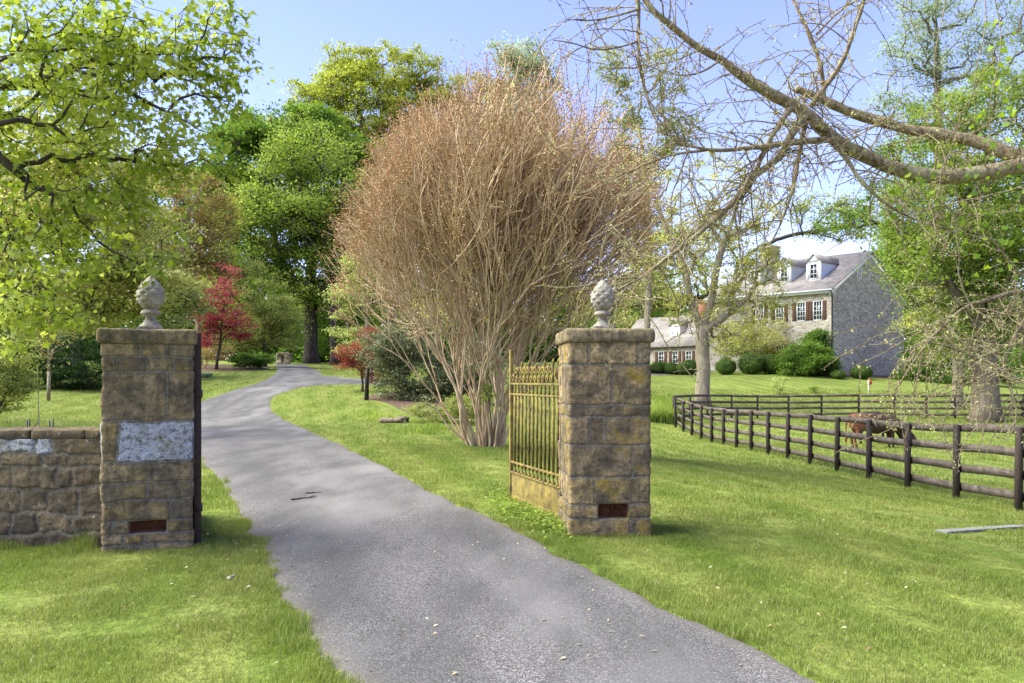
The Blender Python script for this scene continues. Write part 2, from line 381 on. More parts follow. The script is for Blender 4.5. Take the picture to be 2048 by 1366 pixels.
def lawn(name, d0, d1, dens, h, w, seg2, label):
    x, d = scatter(d0, d1, dens)
    cl = fbm(x * 3.1, d * 3.1, 0, 11, 3); cl2 = fbm(x * .6, d * .6, 0, 17, 2)
    hh = h * np.clip(1 + .75 * cl + .3 * cl2, .3, 2.2) * rng.uniform(.55, 1.3, len(x))
    if d1 < 20:
        rd = road_dist(x, d); hh *= 1 + .9 * np.exp(-(rd / .16) ** 2) * rng.uniform(.2, 1, len(x))
        for (cx, cy, hx) in ((-3.31, 7.42, .42), (.90, 8.06, .40)):
            q = np.maximum(np.abs(x - cx), np.abs(d - cy)) - hx + .03
            hh *= 1 + 1.5 * np.exp(-(np.clip(q, 0, 9) / .10) ** 2) * rng.uniform(0, 1, len(x))
        q = np.where(x < -3.4, np.abs(d - 7.22), 9); hh *= 1 + 1.2 * np.exp(-(q / .14) ** 2)
    if d1 > 9: hh *= 1 + 1.6 * np.exp(-((x - 8) / .16) ** 2) * (d > 10) * (d < 40) * rng.uniform(0, 1, len(x))
    pad = (x > 8.2) & (d > 12)
    hh = np.where(pad, hh * 1.5, hh)
    V, fs, r = blade_mesh(name, x, d, np.clip(hh, .01, .3), w * rng.uniform(.7, 1.3, len(x)), rng.uniform(.1, .9, len(x)), rng.random(len(x)), seg2)
    LAWN.append((V, fs, r))
LAWN = []
for a in ((2.6, 8.6, 8500, .034, .0036, True), (8.6, 18, 2300, .04, .0065, True), (18, 36, 260, .06, .02, False), (36, 60, 70, .07, .04, False)): lawn('grass', *a, '')
_o = np.cumsum([0] + [len(l[0]) for l in LAWN])
_f = [f + o for l, o in zip(LAWN, _o) for f in l[1]]
_f = [np.concatenate([f for f in _f if f.shape[1] == k]) for k in (4, 3)]
tag(link('grass', np_mesh('grass', np.concatenate([l[0] for l in LAWN]), _f, {'rnd': np.concatenate([l[2] for l in LAWN])}), M_blade), 'short blades of mown grass covering the lawn and paddock', 'grass', kind='stuff')
del LAWN, _f
# ------------------------------------------------------------------ trees
def unit(v): return v / (np.linalg.norm(v, axis=-1, keepdims=True) + 1e-9)
def leaf_quads(pos, nrm, size, rnd, aspect=.6, fold=.25):
    n = len(pos); r = rng.normal(size=(n, 3)); a = unit(np.cross(nrm, r)); b = np.cross(nrm, a)
    s = size[:, None] if not np.isscalar(size) else size
    V = np.stack([pos - a * s * .5, pos + b * s * aspect * .5 + nrm * s * fold * .5, pos + a * s * .5, pos - b * s * aspect * .5 + nrm * s * fold * .5], 1).reshape(-1, 3)
    return V, np.arange(n * 4).reshape(n, 4), np.repeat(rnd, 4)
def leaf_shape(pos, axis, nrm, size, rnd, outline, curl=.15):
    """outline: (k,2) points, base at origin, along +x"""
    n = len(pos); ax = unit(axis); sd = unit(np.cross(nrm, ax)); nn = np.cross(ax, sd); o = np.asarray(outline); k = len(o)
    s = size[:, None, None]
    V = pos[:, None] + s * (o[None, :, :1] * ax[:, None] + o[None, :, 1:] * sd[:, None] + curl * (np.abs(o[None, :, 1:]) * 1.2 - o[None, :, :1] ** 2) * nn[:, None])
    return V.reshape(-1, 3), np.arange(n * k).reshape(n, k), np.repeat(rnd, k)
MAPLE = [(0, 0), (.12, .22), (.02, .48), (.28, .36), (.42, .58), (.55, .24), (1, 0), (.55, -.24), (.42, -.58), (.28, -.36), (.02, -.48), (.12, -.22)]
FAN = [(0, 0), (.35, .22), (.72, .55), (.9, .34), (1, .1), (.82, 0), (1, -.1), (.9, -.34), (.72, -.55), (.35, -.22)]
OVAL = [(0, 0), (.3, .2), (.65, .2), (1, 0), (.65, -.2), (.3, -.2)]

def skeleton(roots, targets, step=.6, jit=.12, k=.35, minz=None, arc=.12):
    """roots: list of polylines; the first is the trunk; others start on a given node of earlier ones. targets joined by a path-length weighted nearest-node rule"""
    Pn, par, dist = [], [], []
    for pl in roots:
        pl = np.asarray(pl, float); prev = -1; d0 = 0
        if Pn:
            prev = int(np.argmin(((np.array(Pn) - pl[0]) ** 2).sum(1))); d0 = dist[prev]; pl = pl[1:]
        for p in pl:
            if prev >= 0: d0 = dist[prev] + np.linalg.norm(p - Pn[prev])
            Pn.append(p); par.append(prev); dist.append(d0); prev = len(Pn) - 1
    att = [True if (minz is None or p[2] >= minz) else False for p in Pn]
    if not any(att): att[-1] = True
    c = np.array(Pn)[np.array(att)][0]
    order = np.argsort(((targets - c) ** 2).sum(1)); tips = []
    A = np.zeros((len(Pn) + len(targets) * 40, 3)); D = np.full(len(A), 1e9); n = len(Pn)
    A[:n] = Pn; D[:n] = np.where(att, dist, 1e9)
    for ti in order:
        t = targets[ti]
        L = np.sqrt(((A[:n] - t) ** 2).sum(1)); j = int(np.argmin(L + k * D[:n])); L = L[j]
        m = max(1, min(39, int(math.ceil(L / step)))); a = A[j].copy(); prev = j
        off = rng.normal(size=3) * jit * L; off[2] += arc * L
        for q in range(1, m + 1):
            s = q / m
            p = a * (1 - s) + t * s + off * (4 * s * (1 - s)) * .5 + (rng.normal(size=3) * jit * step * .6 if q < m else 0)
            A[n] = p; D[n] = D[prev] + np.linalg.norm(p - A[prev]); par.append(prev); prev = n; n += 1
        tips.append(prev)
    return A[:n].copy(), np.array(par), tips
def tubes(mb, A, par, tips, r0, rt, sides=(8, 5, 3), flare=1.5, rmin=0):
    n = len(A); w = np.zeros(n); w[tips] += 1
    ch = [[] for _ in range(n)]
    for i in range(n - 1, 0, -1):
        if par[i] >= 0: w[par[i]] += w[i]
    for i in range(n):
        if par[i] >= 0: ch[par[i]].append(i)
    w = np.maximum(w, 1); p = math.log(max(r0 / rt, 1.01)) / math.log(max(w[0], 2)); r = np.maximum(rt * w ** p, rmin)
    stack = [(0, -1)]
    while stack:
        s, pa = stack.pop(); line = ([pa] if pa >= 0 else []) + [s]; cur = s
        while ch[cur]:
            nx = max(ch[cur], key=lambda c: w[c])
            for c in ch[cur]:
                if c != nx: stack.append((c, cur))
            line.append(nx); cur = nx
        rr = r[line].copy()
        if pa >= 0: rr[0] = min(rr[0], rr[1] * 1.15)
        else:
            zz = A[line][:, 2] - A[0][2]; rr *= 1 + (flare - 1) * np.exp(-zz / (r0 * 1.5))
        if len(line) < 2: continue
        sd = sides[0] if rr.max() > r0 * .35 else (sides[1] if rr.max() > r0 * .08 else sides[2])
        mb.tube(A[line], rr, sd)
    return r
def sample_blobs(blobs, n, d, shell=.55):
    """blobs: (px, py, rx, ry[, dd[, depth]]) in photo pixels at distance d -> points through their volume, thinned towards the middle"""
    vol = np.array([b[2] * b[3] * (b[6] if len(b) > 6 else 1) for b in blobs], float); cnt = rng.multinomial(n, vol / vol.sum()); out = []
    for b, m in zip(blobs, cnt):
        dd = d + (b[4] if len(b) > 4 else 0); c = P(b[0], b[1], dd); rx, rz = b[2] * dd / F, b[3] * dd / F
        ry = b[5] if len(b) > 5 else rx
        v = unit(rng.normal(size=(m, 3))) * (rng.uniform(0, 1, (m, 1)) ** (1 / 3 * (1 - shell) + .02))
        out.append(c + v * (rx, ry, rz))
    return np.concatenate(out)
def crown_leaves(cl, nleaf, rad, size, flat=.5, up=.7, aspect=.6):
    n = len(cl) * nleaf
    g = rng.normal(size=(len(cl), nleaf, 3)) * (rad, rad, rad * flat) * .55
    sc = rng.uniform(.6, 1.35, (len(cl), 1, 1)); pos = (cl[:, None] + g * sc).reshape(-1, 3)
    nr = rng.normal(size=(n, 3)) + np.array((0, 0, up * 2)); nr = unit(nr)
    base = np.repeat(rng.uniform(0, 1, len(cl)), nleaf)
    return leaf_quads(pos, nr, rng.uniform(.6, 1.3, n) * size, np.clip(base * .55 + rng.random(n) * .45, 0, 1), aspect)
def tree(name, label, cat, base, d, blobs, mat, bark, r0, n=260, nleaf=45, rad=.7, size=.16, trunk=None, rt=.02, k=.35, minz=None, flat=.5, up=.7, shell=.55, group=None, step=.7, jit=.12, aspect=.6, leafz=None, bare=0, arc=.12, limbs=(), extra=None, foliage='crown', stem='trunk', core=None):
    b = G(base, d) if np.isscalar(base) else np.asarray(base, float)
    root = thing(name, label, cat, b, group=group)
    n = int(n * 1.35); nleaf = int(nleaf * 1.2); tg = sample_blobs(blobs, n, d, shell)
    q = tg / (2.6 * rad); tg = tg + rad * .7 * np.stack([fbm(*(q + o).T, 3, 2) for o in (0, 31, 77)], 1)
    q = tg / (2.2 * rad); tg = tg[fbm(q[:, 0] + 5, q[:, 1], q[:, 2] * 1.5, 9, 2) > -.42]
    tg[:, 2] = np.maximum(tg[:, 2], gz(tg[:, 0], tg[:, 1]) + .15)
    if trunk is None:
        top = np.mean([P(q[0], q[1], d + (q[4] if len(q) > 4 else 0)) for q in blobs], 0); trunk = [b, b * .75 + top * .25 + (0, 0, .3), b * .4 + top * .6]
    else: trunk = [b] + [P(q[0], q[1], q[2] if len(q) > 2 else d) for q in trunk]
    trunk = [np.asarray(t, float) for t in trunk]
    tr = [trunk[0] - (0, 0, .15)]
    for a, c in zip(trunk[:-1], trunk[1:]):
        m = max(2, int(np.linalg.norm(c - a) / step))
        for q in range(1, m + 1): tr.append(a + (c - a) * q / m + rng.normal(size=3) * jit * .12 * (q < m))
    rl = [tr]
    for lb in limbs:
        pts = [P(q[0], q[1], q[2] if len(q) > 2 else d) for q in lb]; o = [pts[0]]
        for a, c in zip(pts[:-1], pts[1:]):
            m = max(2, int(np.linalg.norm(c - a) / step))
            for q in range(1, m + 1): o.append(a + (c - a) * q / m + rng.normal(size=3) * jit * .12)
        rl.append(o)
    A, par, tips = skeleton(rl, tg, step, jit, k, minz if minz is not None else b[2] + .25 * (tg[:, 2].mean() - b[2]), arc)
    mb = MB(); tubes(mb, A - b, par, tips, r0, rt)
    mb.build(stem, bark, root, smooth=True)
    lt = tg if leafz is None else tg[tg[:, 2] > leafz]
    if bare: lt = lt[rng.random(len(lt)) > bare]
    V, f, r = crown_leaves(lt, nleaf, rad, size, flat, up, aspect)
    if extra is not None:
        V2, f2, r2 = extra; f = np.concatenate([f, f2 + len(V)]) ; V = np.concatenate([V, V2]); r = np.concatenate([r, r2])
    me = np_mesh(foliage, V - b, [f], {'rnd': r}); link(foliage, me, mat, root)
    return root, A, tips

BK_grey = bark_mat('grey_bark', (.085, .065, .045), (.26, .205, .145), 7, .18, .9)
BK_dark = bark_mat('dark_bark', (.025, .02, .016), (.10, .08, .06), 8, .25, .8)
BK_tan = bark_mat('tan_bark', (.15, .11, .07), (.38, .31, .22), 9, .2, .9, (.34, .35, .24))
BK_ginkgo = bark_mat('ginkgo_bark', (.075, .052, .03), (.40, .31, .19), 24, .7, 1.0, (.36, .36, .20))
BK_smooth = bark_mat('smooth_tan_bark', (.32, .215, .12), (.64, .49, .31), 7, .3, .4)
L_fresh = leaf_mat('fresh_green_leaves', (.065, .12, .018), (.17, .245, .042), (.34, .40, .10), .5)
L_yellow = leaf_mat('yellow_green_leaves', (.13, .15, .02), (.36, .38, .075), (.68, .66, .28), .5)
L_deep = leaf_mat('deep_green_leaves', (.04, .09, .018), (.10, .185, .032), (.20, .30, .05), .42)
L_oak = leaf_mat('oak_spring_leaves', (.12, .165, .022), (.27, .32, .05), (.42, .45, .10), .5)
L_olive = leaf_mat('olive_leaves', (.10, .12, .028), (.22, .26, .065), (.40, .43, .14), .45)
L_red = leaf_mat('red_maple_leaves', (.08, .014, .016), (.24, .035, .042), (.42, .10, .10), .4)
L_rust = leaf_mat('rust_leaves', (.12, .03, .02), (.27, .07, .045), (.36, .16, .09), .35)
L_pink = leaf_mat('bronze_leaves', (.12, .09, .035), (.25, .20, .075), (.38, .31, .08), .4)
L_ever = leaf_mat('evergreen_needles', (.010, .028, .008), (.025, .06, .014), (.06, .12, .025), .15)
L_box = leaf_mat('boxwood_leaves', (.03, .065, .012), (.075, .14, .022), (.17, .24, .05), .25, .8)
L_pale = leaf_mat('pale_blue_green_leaves', (.13, .19, .09), (.26, .33, .18), (.42, .48, .32), .45)
L_lime = leaf_mat('lime_leaves', (.15, .20, .04), (.34, .40, .11), (.55, .58, .25), .5)
L_rhodo = leaf_mat('leathery_leaves', (.04, .06, .022), (.11, .135, .05), (.25, .25, .12), .2, spec=.5)
L_near = leaf_mat('near_maple_leaves', (.09, .145, .012), (.23, .31, .035), (.46, .50, .12), .55, 1.2)
L_gink = leaf_mat('ginkgo_leaves', (.06, .13, .02), (.15, .26, .03), (.33, .42, .05), .45)
L_bud = leaf_mat('ginkgo_buds', (.25, .24, .06), (.40, .40, .13), (.55, .55, .25), .4)
L_seed = leaf_mat('dry_seed_heads', (.14, .07, .03), (.30, .165, .07), (.45, .28, .14), .15)

# far woods behind everything
def woods():
    pts = []
    for px in np.arange(-500, 2600, 9.0):
        d = 118 + 14 * rng.random(); top = 560 + 50 * math.sin(px * .013) + 40 * math.sin(px * .037 + 1) + rng.uniform(-25, 25)
        if 1180 < px < 1480: top += 55
        m = 40; py = rng.uniform(top, 745, m); pts.append(np.stack([P(px + rng.uniform(-12, 12), y, d + rng.uniform(-4, 4)) for y in py]))
    pts = np.concatenate(pts); V, f, r = crown_leaves(pts, 18, 1.8, .75, .7, .5)
    tag(link('distant_woods', np_mesh('distant_woods', V, [f], {'rnd': r}), L_deep), 'line of distant woods along the horizon', 'woods', kind='stuff')
woods()

TB = 'trees behind the driveway bend'
# tall dark tree whose trunk stands at the end of the drive
tree('spreading_maple', 'tall dark-trunked maple with deep green crown behind the end of the driveway', 'tree', 622, 76,
     [(520, 320, 110, 70), (460, 360, 60, 60), (500, 270, 50, 40), (600, 260, 60, 50), (640, 330, 110, 90), (560, 450, 120, 70), (700, 450, 90, 80), (610, 560, 110, 50), (520, 560, 60, 60), (700, 590, 60, 60), (470, 400, 60, 60), (740, 340, 70, 70), (600, 640, 90, 40, 6), (680, 660, 70, 40, 6)],
     L_deep, BK_dark, .62, n=850, nleaf=85, rad=1.2, size=.32, trunk=[(622, 560), (624, 420), (640, 330)], rt=.05, minz=10, group=TB)
tree('green_maple', 'bright green tree with layered boughs in front of the dark-trunked maple', 'tree', 668, 70,
     [(620, 300, 90, 50), (560, 320, 60, 40), (600, 440, 120, 34), (700, 400, 100, 45), (540, 500, 70, 26), (650, 520, 60, 24), (720, 500, 60, 40), (560, 400, 80, 26), (480, 450, 55, 35), (560, 560, 70, 40), (450, 520, 40, 50), (670, 460, 90, 60), (520, 430, 80, 60)],
     L_fresh, BK_dark, .3, n=620, nleaf=48, rad=1.3, size=.24, trunk=[(664, 600), (650, 480)], rt=.03, flat=.4, shell=.1, minz=8, group=TB)
tree('tall_oak', 'tallest oak with bare grey limbs and sparse spring leaves against the sky', 'tree', 780, 84,
     [(720, 230, 120, 100), (640, 250, 60, 70), (850, 220, 60, 70), (700, 150, 60, 50), (650, 215, 70, 45), (760, 160, 90, 60), (700, 120, 60, 30), (840, 130, 45, 35), (620, 290, 70, 50), (800, 250, 90, 60), (700, 300, 80, 50), (880, 230, 60, 45), (585, 170, 18, 14), (930, 190, 60, 40), (560, 260, 30, 25), (780, 105, 40, 20), (820, 380, 70, 70), (940, 280, 60, 60)],
     L_oak, BK_grey, .5, n=1500, nleaf=42, rad=.85, size=.27, trunk=[(790, 560), (800, 420), (780, 330)], rt=.035, flat=.45, k=.22, minz=15, jit=.2, group=TB,
     limbs=(((795, 400), (740, 345), (690, 300), (640, 235)), ((782, 340), (815, 280), (840, 220), (850, 150)), ((740, 345), (760, 260), (770, 180), (765, 130)), ((800, 420), (880, 320), (930, 240))))
tree('pale_tree', 'pale blue-green treetop rising far behind the bare brown shrub', 'tree', 1040, 105,
     [(1035, 120, 55, 35), (1060, 165, 55, 40), (1020, 190, 45, 40), (1050, 250, 70, 60), (1050, 330, 80, 70), (1110, 130, 14, 10)], L_pale, BK_grey, .5, n=330, nleaf=60, rad=1.4, size=.36, trunk=[(1040, 400), (1040, 200)], rt=.05, group=TB)
tree('leaning_tree', 'open crowned tree with pale leaves right of the bare brown shrub top', 'tree', 1290, 74,
     [(1225, 140, 30, 40), (1320, 105, 30, 34), (1250, 210, 45, 40), (1330, 190, 40, 40), (1290, 290, 60, 60), (1240, 330, 50, 50), (1350, 260, 30, 40), (1270, 400, 60, 50), (1300, 480, 80, 60)], L_olive, BK_tan, .3, n=330, nleaf=42, rad=.9, size=.26, trunk=[(1300, 520), (1290, 330)], rt=.035, k=.2, group=TB)
tree('bronze_tree', 'bronze and yellow-tinged young tree left of the dark-trunked maple', 'tree', 400, 60,
     [(390, 400, 55, 55), (370, 470, 60, 60), (430, 480, 40, 70), (400, 560, 60, 60), (350, 380, 30, 30)], L_pink, BK_tan, .2, n=240, nleaf=60, rad=.75, size=.19, rt=.02, group=TB)
tree('dark_tree', 'dark green tree standing behind the bronze young tree', 'tree', 440, 90,
     [(470, 300, 50, 35), (430, 370, 60, 50), (520, 270, 40, 40), (330, 400, 60, 60), (280, 430, 60, 70), (420, 470, 90, 70), (300, 540, 90, 90), (450, 600, 80, 60)], L_deep, BK_dark, .4, n=330, nleaf=60, rad=1.5, size=.4, rt=.05, group=TB)
tree('red_maple', 'crimson japanese maple beside the driveway bend', 'tree', 432, 54,
     [(455, 548, 20, 20), (440, 590, 44, 18), (404, 604, 24, 14), (450, 640, 42, 18), (440, 675, 45, 18), (470, 660, 22, 14), (415, 640, 25, 15), (445, 610, 30, 50)], L_red, BK_dark, .09, n=120, nleaf=40, rad=.62, size=.14, trunk=[(440, 690), (445, 620)], rt=.01, flat=.35)
tree('olive_tree', 'rounded olive green small tree right of the crimson maple', 'tree', 530, 60,
     [(520, 590, 55, 45), (500, 560, 35, 35), (560, 630, 45, 40), (510, 650, 55, 45), (570, 660, 35, 40), (480, 670, 40, 35)], L_olive, BK_dark, .14, n=260, nleaf=70, rad=.6, size=.14, rt=.015)
for i, (px, d, bl, lab) in enumerate(((486, 55.0, [(485, 722, 22, 13)], 'low dark green peony clump, first of two in the mulch bed'), (520, 56.0, [(520, 722, 20, 14)], 'low dark green clump nearest the driveway in the mulch bed'))):
    tree('low_shrub', lab, 'shrub', px, d, bl, L_deep, BK_dark, .03, n=40, nleaf=60, rad=.28, size=.13, rt=.01, foliage='foliage', stem='stem', group='clumps in the mulch bed')
tree('low_shrub', 'brown tangled bare undergrowth shrub below the crimson maple', 'shrub', 410, 55.5, [(405, 715, 30, 22), (440, 705, 30, 18)], L_pink, BK_tan, .03, n=110, nleaf=16, rad=.35, size=.08, rt=.008, foliage='foliage', stem='stem')
tree('flower_clump', 'small blue-green leafy clump on the lawn below the mulch bed', 'plant', 409, 47, [(409, 762, 13, 9)], L_pale, BK_tan, .01, n=20, nleaf=40, rad=.14, size=.12, rt=.006, foliage='foliage', stem='stem')
tree('lime_tree', 'light lime green slender tree left of the bare brown shrub', 'tree', 745, 45,
     [(735, 470, 30, 30), (755, 430, 30, 20), (715, 530, 36, 34), (700, 590, 40, 28), (690, 640, 30, 30), (740, 600, 40, 40), (760, 520, 45, 60), (710, 680, 30, 25)], L_lime, BK_tan, .11, n=210, nleaf=52, rad=.45, size=.12, rt=.012, flat=.4)
tree('red_leaf_shrub', 'rusty red leafed shrub at the fork of the driveway', 'shrub', 725, 38,
     [(705, 705, 34, 16), (740, 680, 35, 22), (690, 730, 22, 12), (730, 720, 36, 18), (745, 750, 22, 14)], L_rust, BK_dark, .05, n=150, nleaf=34, rad=.32, size=.085, rt=.006, flat=.35, foliage='foliage', stem='stem')
tree('rhododendron', 'wide bank of leathery rhododendron behind the bare brown shrub', 'shrub', 800, 34,
     [(765, 720, 45, 35), (800, 770, 50, 40), (840, 740, 60, 60), (900, 770, 60, 55), (860, 810, 70, 30), (780, 690, 50, 40), (950, 740, 60, 70), (830, 680, 60, 40)], L_rhodo, BK_dark, .08, n=520, nleaf=60, rad=.36, size=.12, rt=.01, foliage='foliage', stem='stem', aspect=.4)
tree('low_shrub', 'low green spreading shrub at the foot of the bare brown shrub', 'shrub', 870, 26, [(870, 828, 55, 18), (920, 818, 50, 22)], L_olive, BK_dark, .03, n=130, nleaf=50, rad=.22, size=.06, rt=.008, foliage='foliage', stem='stem')
tree('yellow_tree', 'loose yellow-green tree behind the bare brown shrub and right pillar', 'tree', 1180, 50,
     [(1180, 560, 60, 70), (1230, 600, 60, 60), (1120, 600, 50, 80), (1260, 520, 50, 60), (1010, 560, 90, 90), (900, 560, 90, 80), (850, 620, 60, 60)], L_yellow, BK_tan, .2, n=240, nleaf=34, rad=.6, size=.15, rt=.02)

# ---- left side
tree('crab_apple', 'dense yellow-green tree with dark low boughs behind the left stone wall', 'tree', -190, 22,
     [(60, 300, 110, 60), (180, 350, 100, 60), (80, 430, 140, 60), (230, 450, 80, 60), (120, 540, 150, 50), (270, 540, 60, 45), (40, 600, 90, 30), (200, 590, 90, 40), (310, 560, 40, 30), (-80, 480, 120, 150), (140, 240, 90, 50), (300, 330, 40, 40), (380, 545, 36, 22), (290, 610, 50, 25), (-150, 350, 130, 120), (60, 650, 60, 24), (170, 640, 60, 24), (250, 620, 60, 30)],
     L_yellow, BK_dark, .26, n=1150, nleaf=50, rad=.42, size=.10, trunk=[(-180, 620), (-120, 520)], rt=.009, flat=.35, k=.3, minz=1.2, jit=.2,
     limbs=(((-170, 620), (-40, 640), (60, 625), (130, 620), (220, 600)), ((-160, 580), (0, 610), (80, 560), (200, 545), (300, 540)), ((-120, 520), (20, 440), (120, 420), (250, 400)), ((-120, 520), (0, 350), (100, 290), (200, 270)), ((0, 610), (60, 590), (100, 580))))
tree('background_tree', 'green tree filling the space behind the yellow-green tree', 'tree', 150, 46,
     [(40, 360, 130, 90), (180, 420, 130, 90), (100, 560, 180, 80), (260, 560, 110, 70), (330, 610, 70, 60), (-90, 450, 130, 180), (300, 470, 70, 60)], L_olive, BK_dark, .3, n=520, nleaf=60, rad=.95, size=.22, rt=.03)
tree('juniper', 'dark spreading evergreen juniper behind the dried sapling', 'shrub', 185, 39,
     [(150, 690, 60, 30), (190, 740, 70, 35), (110, 750, 60, 30), (60, 700, 60, 40), (240, 700, 50, 50), (0, 740, 60, 40)], L_ever, BK_dark, .1, n=420, nleaf=90, rad=.5, size=.13, rt=.012, flat=.25, aspect=.25, foliage='foliage', stem='stem')
tree('low_bush', 'loose green bush with fine leaves at the left edge above the wall', 'shrub', -20, 15.5,
     [(10, 700, 60, 50), (-40, 760, 90, 60), (30, 760, 50, 40), (20, 800, 40, 30)], L_olive, BK_dark, .05, n=240, nleaf=34, rad=.2, size=.05, rt=.005, flat=.25, foliage='foliage', stem='stem')
# ---- dried sapling and staked sapling
def dried():
    b = G(97, 33); t = thing('dried_sapling', 'withered sapling with rusty orange leaves on the left lawn', 'tree', b)
    mb = MB(); top = P(96, 628, 33) - b; trunk = [np.array((0, 0, -.1)), np.array((.02, 0, 1.2)), top]
    mb.tube([trunk[0], trunk[1]], [.085, .075], 6); mb.tube([trunk[1], (trunk[1] + top) / 2, top], [.06, .035, .008], 5)
    tips = []
    for i in range(64):
        f = rng.uniform(.42, .98); p = top * f; a = rng.uniform(0, 6.28); L = (1.15 - f) * rng.uniform(.7, 1.6)
        dv = np.array((math.cos(a), math.sin(a), .75)); q = p + dv * L * .5 + rng.normal(size=3) * .04; e = p + dv * L * (.9) + rng.normal(size=3) * .08
        mb.tube([p, q, e], [.012, .009, .005], 3); tips += [q, e]
    mb.build('trunk', BK_tan, t, smooth=True)
    tp = np.array(tips); V, f, r = crown_leaves(tp[rng.random(len(tp)) < .7], 7, .13, .075, 1.2, 0)
    link('crown', np_mesh('crown', V, [f], {'rnd': r}), leaf_mat('withered_leaves', (.22, .10, .03), (.40, .20, .07), (.52, .33, .14), .3), t)
dried()
M_post = plain_mat('dark_metal_post', (.035, .033, .03), .6)
M_bamboo = plain_mat('pale_wood_pole', (.42, .34, .22), .8)
def staked():
    d = 19.5; b = G(78, d); t = thing('staked_sapling', 'thin bare young tree tied to short dark stakes behind the left wall', 'tree', b)
    mb = MB(); mb.tube([(0, 0, -.05), (-.01, 0, .5), (-.04, .02, 1.3), (-.05, .02, 1.72)], [.022, .016, .012, .006], 6); mb.build('trunk', BK_tan, t, smooth=True)
    for px, dd in ((54, -.25), (59, .3), (99, -.25), (106, .3)):
        g = G(px, d + dd) - b; m = MB(); m.tube([g + (0, 0, -.1), g + (0, 0, .42)], .018, 6); m.build('stake', M_post, t)
    m = MB(); m.tube([G(58, d + .3) - b + (0, 0, .1), np.array((0, 0, .38))], .012, 5); m.build('tie', M_post, t)
    V, f, r = crown_leaves(np.array([(-.05, .02, 1.72), (-.03, 0, 1.55), (-.06, 0, 1.4), (0.05, 0, 1.3)]), 9, .09, .05)
    link('crown', np_mesh('crown', V, [f], {'rnd': r}), L_fresh, t)
staked()

# ---- overhanging maple whose trunk stands out of frame on the left
def near_maple():
    b = np.array((-8.2, 6.6, 0.0)); b[2] = float(gz(*b[:2]))
    t = thing('overhanging_maple', 'maple with big lobed leaves overhanging the left wall and pillar', 'tree', b)
    trunk = [b - (0, 0, .2), b + (.05, 0, 1.2), b + (.1, .05, 2.6), b + (.2, .1, 4.2), b + (.25, .1, 6.0)]
    def L(*pts):
        pp = [P(*p) for p in pts]; o = [pp[0]]
        for a, c in zip(pp[:-1], pp[1:]):
            m = max(2, int(np.linalg.norm(c - a) / .16))
            for q in range(1, m + 1): o.append(a + (c - a) * q / m + rng.normal(size=3) * .012)
        return o
    limbs = [[b + (.2, .1, 4.2)] + L((-200, -60, 6.6), (100, -40, 6.5), (250, -10, 6.4), (360, 45, 6.3), (440, 55, 6.2), (500, 80, 6.2)),
             [b + (.1, .05, 2.6)] + L((-300, 150, 6.7), (-60, 170, 6.8), (80, 165, 6.8), (140, 140, 6.7), (190, 150, 6.6), (260, 185, 6.5), (330, 220, 6.4), (400, 260, 6.3), (440, 285, 6.3)),
             [b + (.1, .05, 2.6)] + L((-250, 300, 6.2), (-40, 255, 6.0), (40, 240, 5.9)),
             L((80, 165, 6.8), (130, 270, 6.7), (190, 310, 6.6), (235, 370, 6.5), (275, 415, 6.5)),
             L((140, 140, 6.7), (160, 220, 6.4), (200, 300, 6.3), (250, 400, 6.2), (285, 470, 6.2)),
             L((100, -40, 6.5), (130, 30, 6.4), (160, 70, 6.3), (220, 100, 6.3))]
    tg = sample_blobs([(90, 70, 150, 95), (260, 60, 110, 80), (420, 40, 60, 40), (470, 75, 45, 26), (350, 130, 70, 40), (120, 210, 140, 80), (290, 220, 90, 50), (400, 265, 60, 26), (200, 300, 80, 45), (50, 320, 70, 50), (300, 300, 50, 30), (270, 400, 36, 40), (300, 520, 40, 28), (20, 610, 50, 36), (-60, 200, 90, 160), (20, 680, 30, 18), (340, 450, 24, 24), (150, 620, 24, 20), (230, 380, 60, 40), (150, 420, 80, 50), (60, 440, 80, 60), (100, 540, 80, 40), (350, 330, 50, 30), (440, 190, 50, 34), (410, 120, 60, 40), (480, 110, 45, 40), (440, 330, 40, 22), (180, 130, 120, 90), (60, 620, 70, 40), (140, 500, 70, 50)], 900, 6.4, .2)
    tg[:, 1] = np.clip(6.4 + (tg[:, 1] - 6.4) * 1.6, 5.0, 8.6)
    A, par, tips = skeleton([trunk] + limbs, tg, .16, .12, .25, b[2] + 2.2, .02)
    mb = MB(); tubes(mb, A - b, par, tips, .095, .0022, (10, 6, 4)); mb.build('trunk', BK_dark, t, smooth=True)
    n = len(tg); m = 13; tip = np.repeat(A[tips], m, 0); pd = np.repeat(unit(A[tips] - A[par[tips]]), m, 0)
    ax = unit(pd * .5 + rng.normal(size=(n * m, 3)) * .75 + np.array((.1, 0, -.35)))
    pet = tip + ax * rng.uniform(.02, .11, (n * m, 1)) + rng.normal(size=(n * m, 3)) * .03
    nr = unit(np.array((0, -.35, 1.0)) + rng.normal(size=(n * m, 3)) * .6)
    V, f, r = leaf_shape(pet, ax, nr, rng.uniform(.02, .068, n * m), np.clip(np.repeat(rng.random(n), m) * .5 + rng.random(n * m) * .5, 0, 1), MAPLE, .3)
    link('crown', np_mesh('crown', V - b, [f], {'rnd': r}), L_near, t)
near_maple()

